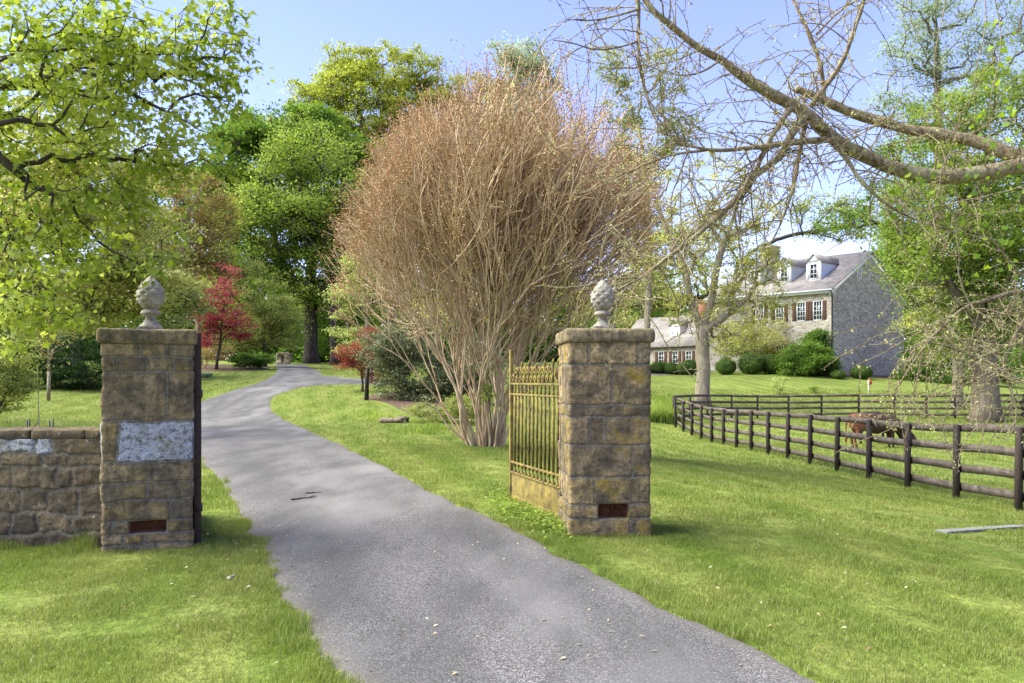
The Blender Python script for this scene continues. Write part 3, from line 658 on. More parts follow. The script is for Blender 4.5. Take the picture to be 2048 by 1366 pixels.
# ---- bare brown multi-stemmed shrub in the middle
def crape():
    b = G(962, 17.9); t = thing('crape_myrtle', 'big bare tan-stemmed shrub crowned with dry brown seed heads beside the gate', 'shrub', b)
    OUT = [(685, 570), (735, 455), (785, 370), (850, 280), (940, 205), (1035, 160), (1110, 185), (1200, 235), (1245, 320), (1278, 430), (1270, 540), (1215, 640), (1130, 760), (1060, 900), (920, 900), (850, 790), (750, 700), (695, 640)]
    def env(p):
        px = CX + p[0] / p[1] * F; py = HY - (p[2] - EYE) / p[1] * F
        n = float(fbm(px / 70, py / 70, p[1] * 1.5, 3, 2)) * 28
        sc = 1 - n / 330; px = 985 + (px - 985) * sc; py = 560 + (py - 560) * sc
        return 0.0 if inpoly(np.array([px]), np.array([py]), OUT)[0] else 2.0
    mb = MB(); seeds = []
    cx, cy = b[0], b[1]
    stack = []
    for i in range(38):
        a = rng.uniform(0, 2 * math.pi); r0 = rng.uniform(.05, .42) ** 1
        p = np.array((cx + .12 + math.cos(a) * r0 * 1.1, cy + math.sin(a) * r0 * .7, 0)); p[2] = float(gz(p[0], p[1])) - .05
        tilt = r0 * 1.15 * rng.uniform(.6, 1.1) + .05
        d = unit(np.array((math.cos(a) * tilt, math.sin(a) * tilt, 1.0)))
        stack.append((p, d, rng.uniform(.022, .046), 0, rng.uniform(1.0, 2.3)))
    for k in range(3):
        stack.append((np.array((cx - .25, cy - .1, float(gz(cx, cy)))), unit(np.array((-.85 + k * .1, -.1 + .2 * k, 1.0))), .026, 0, 1.6))
    cnt = 0
    while stack:
        p, d, r, lv, L = stack.pop()
        n = max(2, int(L / .17)); pts = [p]; q = p.copy(); out = False
        for s in range(n):
            rad = np.array((q[0] - cx, (q[1] - cy), 0)); rad /= 3.2
            d = unit(d + rng.normal(size=3) * (.10 if lv < 3 else .14) + np.array((0, 0, .05)) + rad * .03)
            q = q + d * L / n; pts.append(q.copy())
            if lv < 9 and env(q) > 1: out = True; break
        r2 = r * .66
        mb.tube(pts, np.linspace(r, max(r2, .0075), len(pts)), 6 if r > .02 else (4 if r > .009 else 3), cap=False); cnt += 1
        if out and lv >= 2 and rng.random() < .75: stack.append((q.copy(), unit(d + rng.normal(size=3) * .15), .0075, 9, rng.uniform(.12, .75)))
        if lv >= 4 or (lv >= 2 and out): seeds.append((pts[-1], d))
        if lv < 4:
            for p_ in pts[2:-1]:
                if p_[2] - b[2] > 1.4 and rng.random() < .18:
                    o_ = p_ - np.array((cx, cy, p_[2])); o_ = unit(o_ + rng.normal(size=3) * .5)
                    stack.append((p_.copy(), unit(d + o_ * rng.uniform(.1, .5) + (0, 0, .15)), max(r2 * .4, .008), max(lv + 2, 3), rng.uniform(.5, 1.0)))
        if out or lv >= 6: continue
        for c in range(2 if rng.random() < .62 else 3):
            ax = unit(np.cross(d, rng.normal(size=3))); an = rng.uniform(.08, .33)
            nd = unit(d * math.cos(an) + ax * math.sin(an))
            stack.append((q.copy(), nd, max(r2 * rng.uniform(.75, 1.0), .008), lv + 1, rng.uniform(.6, 1.3) * (1.3 if lv < 1 else 1.2 if lv < 3 else .8)))
    V = np.concatenate(mb.V); mb.V = [V - b]; mb.A = [np.concatenate(mb.A)]
    print('crape tubes', cnt, 'seeds', len(seeds))
    mb.build('stems', BK_smooth, t, smooth=True)
    pts = np.repeat(np.array([s[0] for s in seeds]), 11, 0) + rng.normal(size=(len(seeds) * 11, 3)) * (.07, .07, .10)
    V, f, r = leaf_quads(pts, unit(rng.normal(size=pts.shape)), rng.uniform(.022, .05, len(pts)), rng.random(len(pts)), .7, .5)
    link('seed_heads', np_mesh('seed_heads', V - b, [f], {'rnd': r}), L_seed, t)
crape()
tree('climbing_vine', 'sprig of bright green vine climbing in the bare brown stems', 'vine', 982, 17.3, [(978, 750, 10, 45), (985, 700, 8, 14), (972, 790, 10, 16)], L_fresh, BK_dark, .015, n=28, nleaf=12, rad=.11, size=.06, rt=.004, foliage='foliage', stem='stem')

# ---- near ginkgo limb
def ginkgo():
    b = np.array((8.6, 9.6, 0.0)); b[2] = float(gz(*b[:2]))
    t = thing('ginkgo_tree', 'ginkgo with spurred bare limbs reaching across the upper right sky', 'tree', b)
    mb = MB(); lines = []
    def seg(pts, r0, r1, n=9, k=.13, wig=.02):
        pp = dense([P(*p) if not isinstance(p, np.ndarray) else p for p in pts], 7)
        pp = pp + fbm(pp[:, 0] * 2.3, pp[:, 1] * 2.3, pp[:, 2] * 2.3, len(lines), 3)[:, None] * wig * np.array((.5, .5, 1))
        s = np.r_[0, np.cumsum(np.linalg.norm(np.diff(pp, axis=0), axis=1))]; s /= s[-1]
        rr = r0 + (r1 - r0) * s; rr = rr * (1 + .13 * fbm(s * 18, 0 * s, 0 * s, len(lines), 2))
        mb.tube(pp, rr, n); lines.append((pp, rr)); return pp
    mb.tube([b - (0, 0, .3), b + (0, 0, .3), b + (-.05, 0, 1.4), b + (-.12, 0, 3.2), b + (-.05, .05, 5.5), b + (.1, .1, 8)], [.55, .42, .36, .32, .26, .14], 12)
    S = b + (-.12, 0, 3.55)
    main = seg([S, (2250, 318, 9.3), (2130, 312, 9.2), (2048, 330, 9.1), (1965, 345, 9.05), (1880, 352, 9.0), (1800, 340, 8.95), (1730, 312, 8.9), (1665, 275, 8.8), (1612, 228, 8.7), (1550, 190, 8.6), (1480, 150, 8.5), (1420, 110, 8.45), (1365, 72, 8.4), (1315, 28, 8.3), (1285, -10, 8.3), (1255, -60, 8.2)], .135, .026, 14)
    seg([P(2060, 328, 9.1), (1990, 296, 9.2), (1930, 278, 9.3), (1830, 263, 9.4), (1760, 244, 9.4), (1700, 222, 9.4), (1640, 195, 9.4), (1592, 176, 9.4)], .08, .045, 12)
    sec = []
    sec.append(seg([P(1668, 279, 8.8), (1610, 283, 8.6), (1550, 290, 8.5), (1480, 297, 8.45), (1420, 298, 8.4), (1345, 288, 8.4)], .04, .012, 7))
    sec.append(seg([P(1420, 298, 8.4), (1340, 310, 8.5), (1270, 338, 8.6), (1215, 360, 8.6)], .016, .006, 5))
    sec.append(seg([P(1612, 228, 8.7), (1582, 270, 8.6), (1558, 315, 8.6), (1505, 355, 8.5), (1470, 400, 8.4), (1410, 455, 8.35), (1350, 505, 8.3), (1270, 560, 8.3), (1200, 600, 8.3)], .05, .008, 7))
    sec.append(seg([P(1590, 205, 8.7), (1560, 245, 8.5), (1525, 310, 8.5), (1495, 380, 8.5), (1440, 430, 8.5), (1380, 470, 8.5)], .036, .01, 7))
    sec.append(seg([P(1612, 240, 8.7), (1600, 300, 8.8), (1585, 380, 8.8), (1560, 450, 8.8), (1545, 480, 8.8)], .032, .008, 6))
    sec.append(seg([P(1620, 215, 8.7), (1680, 130, 8.6), (1705, 70, 8.5), (1728, 0, 8.5), (1740, -50, 8.4)], .030, .018, 6))
    sec.append(seg([P(1650, 200, 9.4), (1640, 130, 9.3), (1615, 60, 9.2), (1585, 0, 9.2), (1560, -40, 9.2)], .028, .012, 6))
    sec.append(seg([P(1632, 70, 9.2), (1690, 15, 9.1), (1760, -20, 9.0)], .016, .008, 5))
    sec.append(seg([P(1275, -20, 8.3), (1276, 40, 8.3), (1275, 90, 8.2), (1280, 150, 8.2), (1300, 220, 8.2), (1330, 270, 8.2)], .024, .006, 5))
    sec.append(seg([P(1276, 84, 8.2), (1235, 95, 8.1), (1190, 95, 8.1), (1140, 85, 8.0), (1105, 80, 8.0)], .013, .005, 5))
    sec.append(seg([P(1278, 20, 8.3), (1235, 32, 8.2), (1180, 40, 8.2), (1130, 38, 8.2)], .014, .005, 5))
    sec.append(seg([P(1655, 262, 8.75), (1700, 330, 8.7), (1750, 390, 8.6), (1830, 440, 8.6), (1900, 460, 8.6)], .03, .008, 6))
    sec.append(seg([P(1440, 120, 8.4), (1400, 145, 8.3), (1360, 150, 8.3), (1335, 142, 8.3)], .014, .006, 5))
    # low branch at the right edge of the frame
    low = seg([b + (-.15, -.1, 2.3), (2120, 590, 9.2), (2040, 585, 9.0), (1990, 596, 8.9), (1940, 610, 8.8), (1890, 650, 8.7), (1850, 690, 8.6), (1790, 780, 8.5)], .05, .008, 7); sec.append(low)
    sec.append(seg([b + (-.2, -.1, 2.0), (2110, 560, 8.9), (2050, 640, 8.7), (2020, 690, 8.6), (2010, 730, 8.6), (2024, 790, 8.6), (2020, 830, 8.6)], .045, .014, 7))
    sec.append(seg([P(2020, 690, 8.6), (1960, 712, 8.5), (1890, 690, 8.4), (1830, 690, 8.3), (1790, 730, 8.3)], .018, .006, 5))
    sec.append(seg([P(2012, 735, 8.6), (1980, 745, 8.4), (1940, 765, 8.3), (1880, 790, 8.2)], .014, .005, 5))
    sec.append(seg([P(2022, 790, 8.6), (2070, 830, 8.6), (2130, 860, 8.7)], .012, .005, 5))
    # twigs with spurs
    buds = []; blades = []
    def twig(p, d, L, r, lv):
        n = max(3, int(L / .07)); pts = [p]; q = p.copy(); w = rng.normal(size=3) * .05
        for s in range(n):
            d = unit(d + w + rng.normal(size=3) * .10 + np.array((0, 0, -.045))); q = q + d * L / n; pts.append(q.copy())
        mb.tube(pts, np.linspace(r, 0.0035, len(pts)), 4, cap=False)
        for a, c in zip(pts[1:], pts[2:] + [pts[-1]]):
            if rng.random() < .9:
                e = unit(rng.normal(size=3)); l = rng.uniform(.012, .04)
                mb.tube([a, a + e * l], [.0042, .0030], 3, cap=False)
                if rng.random() < .55: buds.append(a + e * (l + .004))
        if lv < 2:
            for s in range(2, n, 3):
                if rng.random() < .62:
                    dv = unit(pts[s + 1] - pts[s] + rng.normal(size=3) * .75 + np.array((0, 0, -.1)))
                    twig(pts[s], dv, L * rng.uniform(.25, .6), r * .6, lv + 1)
    lim = [(lines[0], 1.0), (lines[1], 1.0)] + [(l, 1.0) for l in lines[2:]]
    for (pp, rr), w in lim:
        s = np.r_[0, np.cumsum(np.linalg.norm(np.diff(pp, axis=0), axis=1))]; tot = s[-1]
        for u in np.arange(.2, tot, .085):
            if rng.random() < .18: continue
            i = min(len(pp) - 2, int(np.searchsorted(s, u))); p = pp[i]; tg = unit(pp[i + 1] - pp[i])
            px = CX + p[0] / p[1] * F
            if px > 2300: continue
            dv = unit(tg * .5 + rng.normal(size=3) * .7 + np.array((0, 0, rng.choice((-.35, .25)))))
            twig(p.copy(), dv, rng.uniform(.3, 1.35), min(.009, rr[i] * .6), 0)
    print('ginkgo verts', mb.n)
    V = np.concatenate(mb.V); mb.V = [V - b]
    mb.build('trunk', BK_ginkgo, t, smooth=True)
    # fan leaves along hanging shoots at the right
    lp = []
    for (x, y, d) in ((1985, 60, 8.2), (2005, 120, 8.2), (1990, 170, 8.2), (1990, 215, 8.2), (1975, 250, 8.2), (1960, 300, 8.3), (1940, 350, 8.5), (1870, 330, 8.7), (1850, 360, 8.7), (1970, 385, 8.6), (2010, 330, 8.8), (1900, 395, 8.5), (1820, 350, 8.8), (1955, 520, 8.4), (1880, 390, 8.6), (1830, 400, 8.8), (2020, 270, 8.5), (1780, 420, 8.7), (1740, 450, 8.7), (1900, 440, 8.6), (1960, 440, 8.6), (2020, 430, 8.6), (1850, 470, 8.7), (1930, 480, 8.6), (2010, 500, 8.6), (2030, 380, 8.6), (1790, 370, 8.8), (2035, 200, 8.3), (2030, 120, 8.3), (1880, 540, 8.6)):
        for k in range(7): lp.append(P(x + rng.normal() * 17, y + rng.normal() * 22, d + rng.normal() * .12))
    lp = np.array(lp); ax = unit(rng.normal(size=lp.shape) + (0, 0, -.7)); nr = unit(rng.normal(size=lp.shape) + (0, -.7, .5))
    V, f, r = leaf_shape(lp, ax, nr, rng.uniform(.04, .085, len(lp)), rng.random(len(lp)), FAN, .2)
    bp = np.repeat(np.array(buds), 3, 0) + rng.normal(size=(len(buds) * 3, 3)) * .012
    V2, f2, r2 = leaf_quads(bp, unit(rng.normal(size=bp.shape)), rng.uniform(.012, .032, len(bp)), rng.random(len(bp)), .7)
    link('crown', np_mesh('crown', V - b, [f], {'rnd': r}), L_gink, t)
    link('buds', np_mesh('buds', V2 - b, [f2], {'rnd': r2}), L_bud, t)
    mb2 = MB()
    for k, (x0, d) in enumerate(((1990, 8.2), (1960, 8.4), (1880, 8.7))):
        pts = [P(x0 + 12 * math.sin(y * .02 + k), y, d) for y in range(-60, 330, 26)]; mb2.tube(pts, np.linspace(.008, .003, len(pts)), 4)
    V = np.concatenate(mb2.V); mb2.V = [V - b]; mb2.build('hanging_shoots', BK_ginkgo, t, smooth=True)
ginkgo()

# ---- right side trees
tree('budding_ginkgo', 'ginkgo in small pale leaf standing on the lawn before the house front', 'tree', 1405, 50,
     [(1340, 560, 50, 40), (1440, 560, 50, 50), (1300, 480, 50, 50), (1400, 460, 60, 60), (1500, 500, 50, 50), (1370, 620, 50, 30), (1460, 640, 50, 30), (1430, 360, 60, 60), (1330, 390, 40, 50), (1520, 420, 40, 50), (1545, 600, 50, 34), (1480, 680, 50, 20), (1500, 600, 50, 40), (1530, 540, 50, 40), (1450, 690, 40, 20)], L_yellow, BK_tan, .42, n=560, nleaf=24, rad=.45, size=.16,
     trunk=[(1405, 690), (1405, 660)], rt=.02, k=.22, minz=4, jit=.2,
     limbs=(((1405, 668), (1380, 600), (1372, 540), (1340, 480), (1320, 420)), ((1405, 668), (1425, 590), (1440, 510), (1470, 430), (1490, 340)), ((1405, 668), (1440, 640), (1470, 620), (1500, 590)), ((1372, 540), (1330, 520), (1290, 510))))
root, A, tips = tree('massive_tree', 'huge leafy tree with the thickest trunk behind the paddock fence at the right edge', 'tree', 1972, 42,
     [(1850, 420, 100, 90), (1990, 620, 90, 60), (1900, 240, 80, 60), (1980, 200, 70, 70), (1830, 510, 60, 60), (1880, 460, 120, 100), (1960, 480, 100, 110), (1900, 560, 90, 70), (2050, 400, 110, 130), (1850, 330, 70, 70), (2080, 560, 90, 120), (1790, 400, 30, 40), (1900, 640, 80, 40), (1960, 640, 70, 40), (2120, 300, 80, 120), (2000, 300, 80, 70), (1860, 690, 40, 28)], L_fresh, BK_grey, .62, n=1000, nleaf=62, rad=.8, size=.155,
     trunk=[(1968, 700), (1955, 620)], rt=.02, minz=4.2, k=.28, limbs=(((1958, 640), (1920, 600), (1880, 540), (1850, 470)), ((1960, 660), (2010, 560), (2040, 440), (2060, 330)), ((1955, 620), (1950, 520), (1930, 420), (1900, 330))))
tree('tall_poplar', 'tall thin tree with pale sparse leaves in the top right sky', 'tree', 1880, 72,
     [(1860, 60, 60, 60), (1920, 110, 70, 70), (1850, 170, 60, 60), (1960, 30, 60, 50), (1890, 230, 80, 50), (2020, 120, 60, 80), (1800, 120, 40, 60), (1850, 0, 60, 40), (1980, 210, 60, 50), (1780, 220, 40, 40), (2060, 30, 40, 60)], L_pale, BK_grey, .45, n=420, nleaf=30, rad=1.1, size=.26, trunk=[(1880, 400), (1875, 150), (1870, -20)], rt=.03, k=.2, minz=12, jit=.16)
tree('background_maple', 'dense green tree between the stone gable and the huge trunk', 'tree', 1850, 84,
     [(1760, 420, 60, 50), (1830, 470, 70, 80), (1880, 560, 70, 90), (1870, 660, 60, 60), (1960, 560, 90, 100), (2060, 600, 90, 110), (1690, 440, 50, 30), (1900, 400, 100, 80), (1800, 330, 60, 60), (2050, 420, 90, 90)], L_deep, BK_dark, .4, n=460, nleaf=60, rad=1.2, size=.3, rt=.04, minz=5)
tree('slim_tree', 'slimmer tan trunked tree behind the fence left of the huge trunk', 'tree', 1915, 50,
     [(1890, 600, 50, 40), (1930, 540, 50, 60), (1860, 650, 50, 30), (1880, 700, 40, 20), (1940, 660, 40, 40)], L_yellow, BK_tan, .30, n=150, nleaf=46, rad=.5, size=.14, trunk=[(1915, 700), (1920, 600)], rt=.015, minz=2.5)
tree('roadside_tree', 'yellow-green tree behind the chimneys of the stone house', 'tree', 1500, 100,
     [(1350, 560, 60, 60), (1430, 500, 60, 50), (1290, 600, 60, 60), (1640, 430, 60, 40), (1700, 460, 50, 30), (1230, 640, 60, 60)], L_olive, BK_dark, .4, n=200, nleaf=50, rad=1.2, size=.34, rt=.04)

# ---- shrubs by the house
def clipped(label, px, d, rx, rz, py=None, mat=L_box, group=None, n=9000, lump=.12, size=.075):
    b = G(px, d); w, h = rx * d / F, rz * d / F
    t = thing('boxwood', label, 'shrub', b, group=group)
    mb = MB(); k = 26; an = np.linspace(0, math.pi, 14); prof = [(max(.001, w * .9 * math.sin(a) ** .8), h - h * .92 * math.cos(a)) for a in an[::-1]]
    mb.lathe(prof, k); V = mb.V[0]; nz = 1 + lump * fbm(V[:, 0] * 1.6 + px, V[:, 1] * 1.6, V[:, 2] * 1.6, 5, 3); V[:, :2] *= nz[:, None]; mb.A = [np.full(len(V), .15)]
    mb.build('stem', M_box_core, t, smooth=True)  # dark filler core added inside the leaf shell to block see-through, no real stem
    u = unit(rng.normal(size=(n, 3))); p = u * (w, w, h) * rng.uniform(.93, 1.05, (n, 1)); p[:, 2] += h
    nz = 1 + lump * fbm(p[:, 0] * 1.6 + px, p[:, 1] * 1.6, p[:, 2] * 1.6, 5, 3); p *= nz[:, None]
    p = p[p[:, 2] > .02]; uu = u[:len(p)]
    V, f, r = leaf_quads(p, unit(p - (0, 0, h) + rng.normal(size=p.shape) * .5 * w), rng.uniform(.6, 1.3, len(p)) * size, rng.random(len(p)), .7)
    link('foliage', np_mesh('foliage', V, [f], {'rnd': r}), mat, t)
M_box_core = plain_mat('dark_shrub_core', (.018, .024, .009), .95)
HB = 'clipped boxwoods before the low stone wing'
clipped('clipped boxwood before the stone wing, closest to the right gate pillar', 1316, 75.0, 20, 11, group=HB)
clipped('middle clipped boxwood of the low row before the stone wing', 1345, 74.5, 19, 11, group=HB)
clipped('clipped boxwood before the stone wing, half hidden by the budding ginkgo trunk', 1376, 74.0, 22, 14, group=HB)
BB = 'round clipped boxwoods along the house front'
clipped('round clipped boxwood just right of the budding ginkgo trunk', 1452, 71.5, 20, 16, group=BB)
clipped('widest round clipped boxwood under the house front', 1503, 71, 26, 21, group=BB)
clipped('round darker boxwood tucked between the widest boxwood and the dark tall shrub', 1542, 71.5, 23, 20, group=BB)
clipped('small clipped boxwood at the downspout corner of the house', 1677, 67.6, 15, 9, group=BB, n=5000)
clipped('round clipped boxwood standing against the blue-grey gable', 1723, 68.5, 20, 12.5, group=BB, n=6000)
clipped('small clipped boxwood near the right end of the gable', 1798, 71.5, 14, 10, group=BB, n=5000)
tree('tall_shrub', 'tall dark pointed shrub against the house front near the downspout', 'shrub', 1625, 69.8, [(1618, 715, 48, 34), (1635, 690, 26, 34), (1640, 670, 14, 18), (1590, 735, 40, 14), (1650, 730, 18, 22)], L_deep, BK_dark, .12, n=260, nleaf=80, rad=.55, size=.16, rt=.02, foliage='foliage', stem='stem')
tree('flowering_shrub', 'loose yellow-green shrub behind the round boxwoods at the house front', 'shrub', 1520, 73.5, [(1500, 680, 50, 34), (1540, 670, 40, 34), (1460, 690, 30, 24), (1575, 690, 30, 24)], L_yellow, BK_tan, .12, n=170, nleaf=44, rad=.6, size=.16, rt=.02, foliage='foliage', stem='stem')
tree('hedge_shrub', 'dark sprawling shrub right of the stone gable under the trees', 'shrub', 1870, 70, [(1840, 745, 30, 24), (1890, 740, 50, 32), (1930, 735, 40, 30), (2030, 730, 50, 34), (1830, 715, 20, 30)], L_deep, BK_dark, .1, n=260, nleaf=70, rad=.6, size=.17, rt=.02, foliage='foliage', stem='stem')
tree('small_sapling', 'yellowish young bush on the slope behind the far fence', 'shrub', 1558, 57, [(1556, 768, 13, 14), (1562, 758, 10, 8)], L_lime, BK_tan, .03, n=26, nleaf=26, rad=.22, size=.1, rt=.008, foliage='foliage', stem='stem')
tree('small_sapling', 'tiny green seedling on the slope behind the far fence', 'shrub', 1630, 57.5, [(1628, 777, 11, 7)], L_fresh, BK_tan, .02, n=14, nleaf=26, rad=.2, size=.1, rt=.006, foliage='foliage', stem='stem')
# tall grass beside the fence corner
def tall_grass():
    n = 9000; px = rng.uniform(1296, 1352, n); d = rng.uniform(40.5, 47, n); x = X(px, d)
    V, f, r = blade_mesh('t', x, d, rng.uniform(.45, 1.0, n), np.full(n, .05), rng.uniform(.1, .6, n), rng.uniform(.2, .9, n))
    tag(link('tall_grass', np_mesh('tall_grass', V, f, {'rnd': r}), L_fresh), 'unmown tall grass patch left of the fence corner', 'grass', kind='stuff')
    n = 900; x = []; 
    c = [hit(*p) for p in ((755, 838), (820, 862), (850, 866), (875, 858), (735, 830))]
    c = np.array(c)[rng.integers(0, 5, n)] + rng.normal(size=(n, 2)) * (.28, .35)
    V, f, r = blade_mesh('t', c[:, 0], c[:, 1], rng.uniform(.1, .28, n), np.full(n, .018), rng.uniform(.2, .8, n), rng.uniform(.2, .8, n))
    tag(link('long_grass', np_mesh('long_grass', V, f, {'rnd': r}), L_fresh), 'long grass left round the rotten log', 'grass', kind='stuff')
    # leafy weeds at the foot of the gate
    n = 1500; u = rng.uniform(0, 1, n); px = 985 + 150 * u + rng.normal(size=n) * 10; py = 1010 + 52 * u + rng.normal(size=n) * 13
    g = np.array([hit(a, c) for a, c in zip(px[:500], py[:500])]); g = g[~inpoly(g[:, 0], g[:, 1], ROAD)]
    g = np.repeat(g, 4, 0) + rng.normal(size=(len(g) * 4, 2)) * .03
    pos = np.c_[g, gz(g[:, 0], g[:, 1]) + rng.uniform(.02, .1, len(g))]
    V, f, r = leaf_quads(pos, unit(rng.normal(size=pos.shape) * .5 + (0, 0, 1)), rng.uniform(.02, .045, len(pos)), rng.random(len(pos)), .8)
    tag(link('ground_cover_weeds', np_mesh('ground_cover_weeds', V, [f], {'rnd': r}), L_fresh), 'leafy weeds growing along the foot of the iron gate', 'weeds', kind='stuff')
tall_grass()
def litter():
    n = 420; px = rng.uniform(250, 1900, n); py = 860 + 500 * rng.random(n) ** 1.2; g = np.array([hit(a, c) for a, c in zip(px, py)])
    on = inpoly(g[:, 0], g[:, 1], ROAD); z = gz(g[:, 0], g[:, 1]) + np.where(on, .03, .045)
    pos = np.c_[g, z]; V, f, r = leaf_shape(pos, rng.normal(size=pos.shape) * (1, 1, .1), unit(rng.normal(size=pos.shape) * .3 + (0, 0, 1)), rng.uniform(.012, .04, n), rng.random(n), OVAL, .3)
    tag(link('leaf_litter', np_mesh('leaf_litter', V, [f], {'rnd': r}), leaf_mat('dead_leaf', (.12, .07, .03), (.30, .22, .10), (.50, .46, .30), .2)), 'scattered fallen leaf bits on the driveway and lawn', 'leaf litter', kind='stuff')
litter()
# ------------------------------------------------------------------ stonework
def stone_mat(name, ochre=.35, blue=.2, dark=(.84, .78, .67), ring=.7):
    m, nt, out = new_mat(name); T = NT(nt); p = T.obj(); r = T.attr('rnd'); tone = T.attr('tone'); mo = T.attr('mort'); cav = T.attr('cav')
    base = T.ramp(tone, [(0, (.24, .195, .14)), (.25, (.34, .28, .195)), (.5, (.45, .37, .24)), (.75, (.48, .37, .14)), (.92, (.58, .58, .56)), (1, (.66, .68, .70))])
    n1 = T.noise(p, 7, 6, .65); n2 = T.noise(p, 26, 5, .7); white = T.math('MULTIPLY', T.ramp(tone, [(.84, 0), (.92, 1)]), T.ramp(T.noise(p, 9, 5, .7), [(.36, .15), (.5, 1)])); n3 = T.noise(p, 70, 3, .7)
    base = T.mix(1.0, base, dark, 'MULTIPLY'); base = T.mix(1.0, base, T.ramp(r, [(0, (.72, .72, .74)), (.35, (1.0, .97, .92)), (.65, (1.2, 1.15, 1.02)), (1, (1.45, 1.4, 1.28))]), 'MULTIPLY')
    strk = T.ramp(T.noise(T.scale(p, (9, 9, 1.6)), 1.6, 5, .65), [(.40, .45), (.56, 0)]); base = T.mix(strk, base, (.06, .05, .038))
    base = T.mix(white, base, T.ramp(n2, [(.34, (.22, .22, .22)), (.52, (.50, .51, .54)), (.8, (.62, .64, .67))]))
    col = T.mix(T.math('MULTIPLY', T.ramp(n1, [(.36, .78), (.58, 0)]), T.math('SUBTRACT', 1.0, T.math('MULTIPLY', white, .8))), base, (.065, .052, .038))
    col = T.mix(T.ramp(n2, [(.34, .7), (.5, 0)]), col, (.05, .042, .032))
    och = T.math('MULTIPLY', T.math('SUBTRACT', T.noise(p, 3.4, 5, .65), .53, True), 5, True)
    col = T.mix(T.math('MULTIPLY', och, ochre * 1.6, True), col, (.27, .19, .045))
    lic = T.math('MULTIPLY', T.math('SUBTRACT', T.noise(p, 16, 5, .7), .62, True), 9, True)
    col = T.mix(T.math('MULTIPLY', lic, blue * 2.5, True), col, (.46, .46, .42))
    col = T.mix(T.ramp(n3, [(.36, .5), (.5, 0)]), col, (.06, .05, .036))
    col = T.mix(T.ramp(mo, [(0, 0), (.35, ring), (.65, ring * .6), (1, 0)]), col, (.045, .036, .026))
    mcol = T.ramp(n2, [(.3, (.10, .085, .06)), (.7, (.30, .265, .20))])
    col = T.mix(T.math('MULTIPLY', mo, .75), col, mcol)
    col = T.mix(cav, col, T.ramp(n2, [(.3, (.03, .018, .012)), (.7, (.20, .075, .035))]))
    h = T.math('ADD', T.math('MULTIPLY', n2, .7), T.math('MULTIPLY', n3, .5))
    finish(nt, out, T, col, .93, T.bump(h, 1.0, .02), .15); return m
M_pillar = stone_mat('pillar_stone', .4, .2); M_pillar2 = stone_mat('ochre_pillar_stone', .95, .15, (.95, .86, .70)); M_wall = stone_mat('rubble_stone', .15, .5, (.56, .52, .46), .5)
M_cap = stone_mat('cap_stone', .3, .2, (.72, .69, .61))
def sstep(x): x = np.clip(x, 0, 1); return x * x * (3 - 2 * x)
def stone_tube(name, w, dp, h, pattern, mat, parent, sp=.011, r=.025, seed=0, topclose=True):
    """closed perimeter skin round a rectangular plan; pattern(face, u, z, x3) -> height, tone, rnd, mortar, cavity"""
    pts, fac, uu = [], [], []
    hw, hd = w / 2, dp / 2
    cor = [(-hw, -hd), (hw, -hd), (hw, hd), (-hw, hd)]; dirs = [(1, 0), (0, 1), (-1, 0), (0, -1)]; nrm = [(0, -1), (1, 0), (0, 1), (-1, 0)]; N = []
    for f in range(4):
        L = (w, dp)[f % 2]; c = np.array(cor[f]); d = np.array(dirs[f]); n0 = np.array(nrm[f]); n1 = np.array(nrm[(f + 1) % 4])
        for s in np.linspace(r, L - r, max(4, int((L - 2 * r) / sp))): pts.append(c + d * s); N.append(n0); fac.append(f); uu.append(s)
        cc = c + d * (L - r) - n0 * r
        for k, a in enumerate(np.linspace(0, math.pi / 2, 6)[1:-1]):
            n = n0 * math.cos(a) + n1 * math.sin(a); pts.append(cc + n * r); N.append(n); fac.append(f if k < 2 else (f + 1) % 4); uu.append(L if k < 2 else 0.0)
    pts, N, fac, uu = map(np.array, (pts, N, fac, uu)); k = len(pts); zz = np.linspace(0, h, max(4, int(h / sp))); m = len(zz)
    Pf = np.tile(pts, (m, 1)); Nf = np.tile(N, (m, 1)); Z = np.repeat(zz, k); Fc = np.tile(fac, m); U = np.tile(uu, m)
    hh, tone, rnd, mort, cav = pattern(Fc, U, Z, Pf)
    V = np.c_[Pf + Nf * hh[:, None], Z]
    i = np.arange(m - 1)[:, None] * k; j = np.arange(k)[None]; j2 = (j + 1) % k
    q = np.stack([i + j, i + j2, i + k + j2, i + k + j], -1).reshape(-1, 4)
    return link(name, np_mesh(name, V, [q, (np.arange(k) + (m - 1) * k)[None]], {'tone': tone, 'rnd': rnd, 'mort': mort, 'cav': cav}, True), mat, parent)
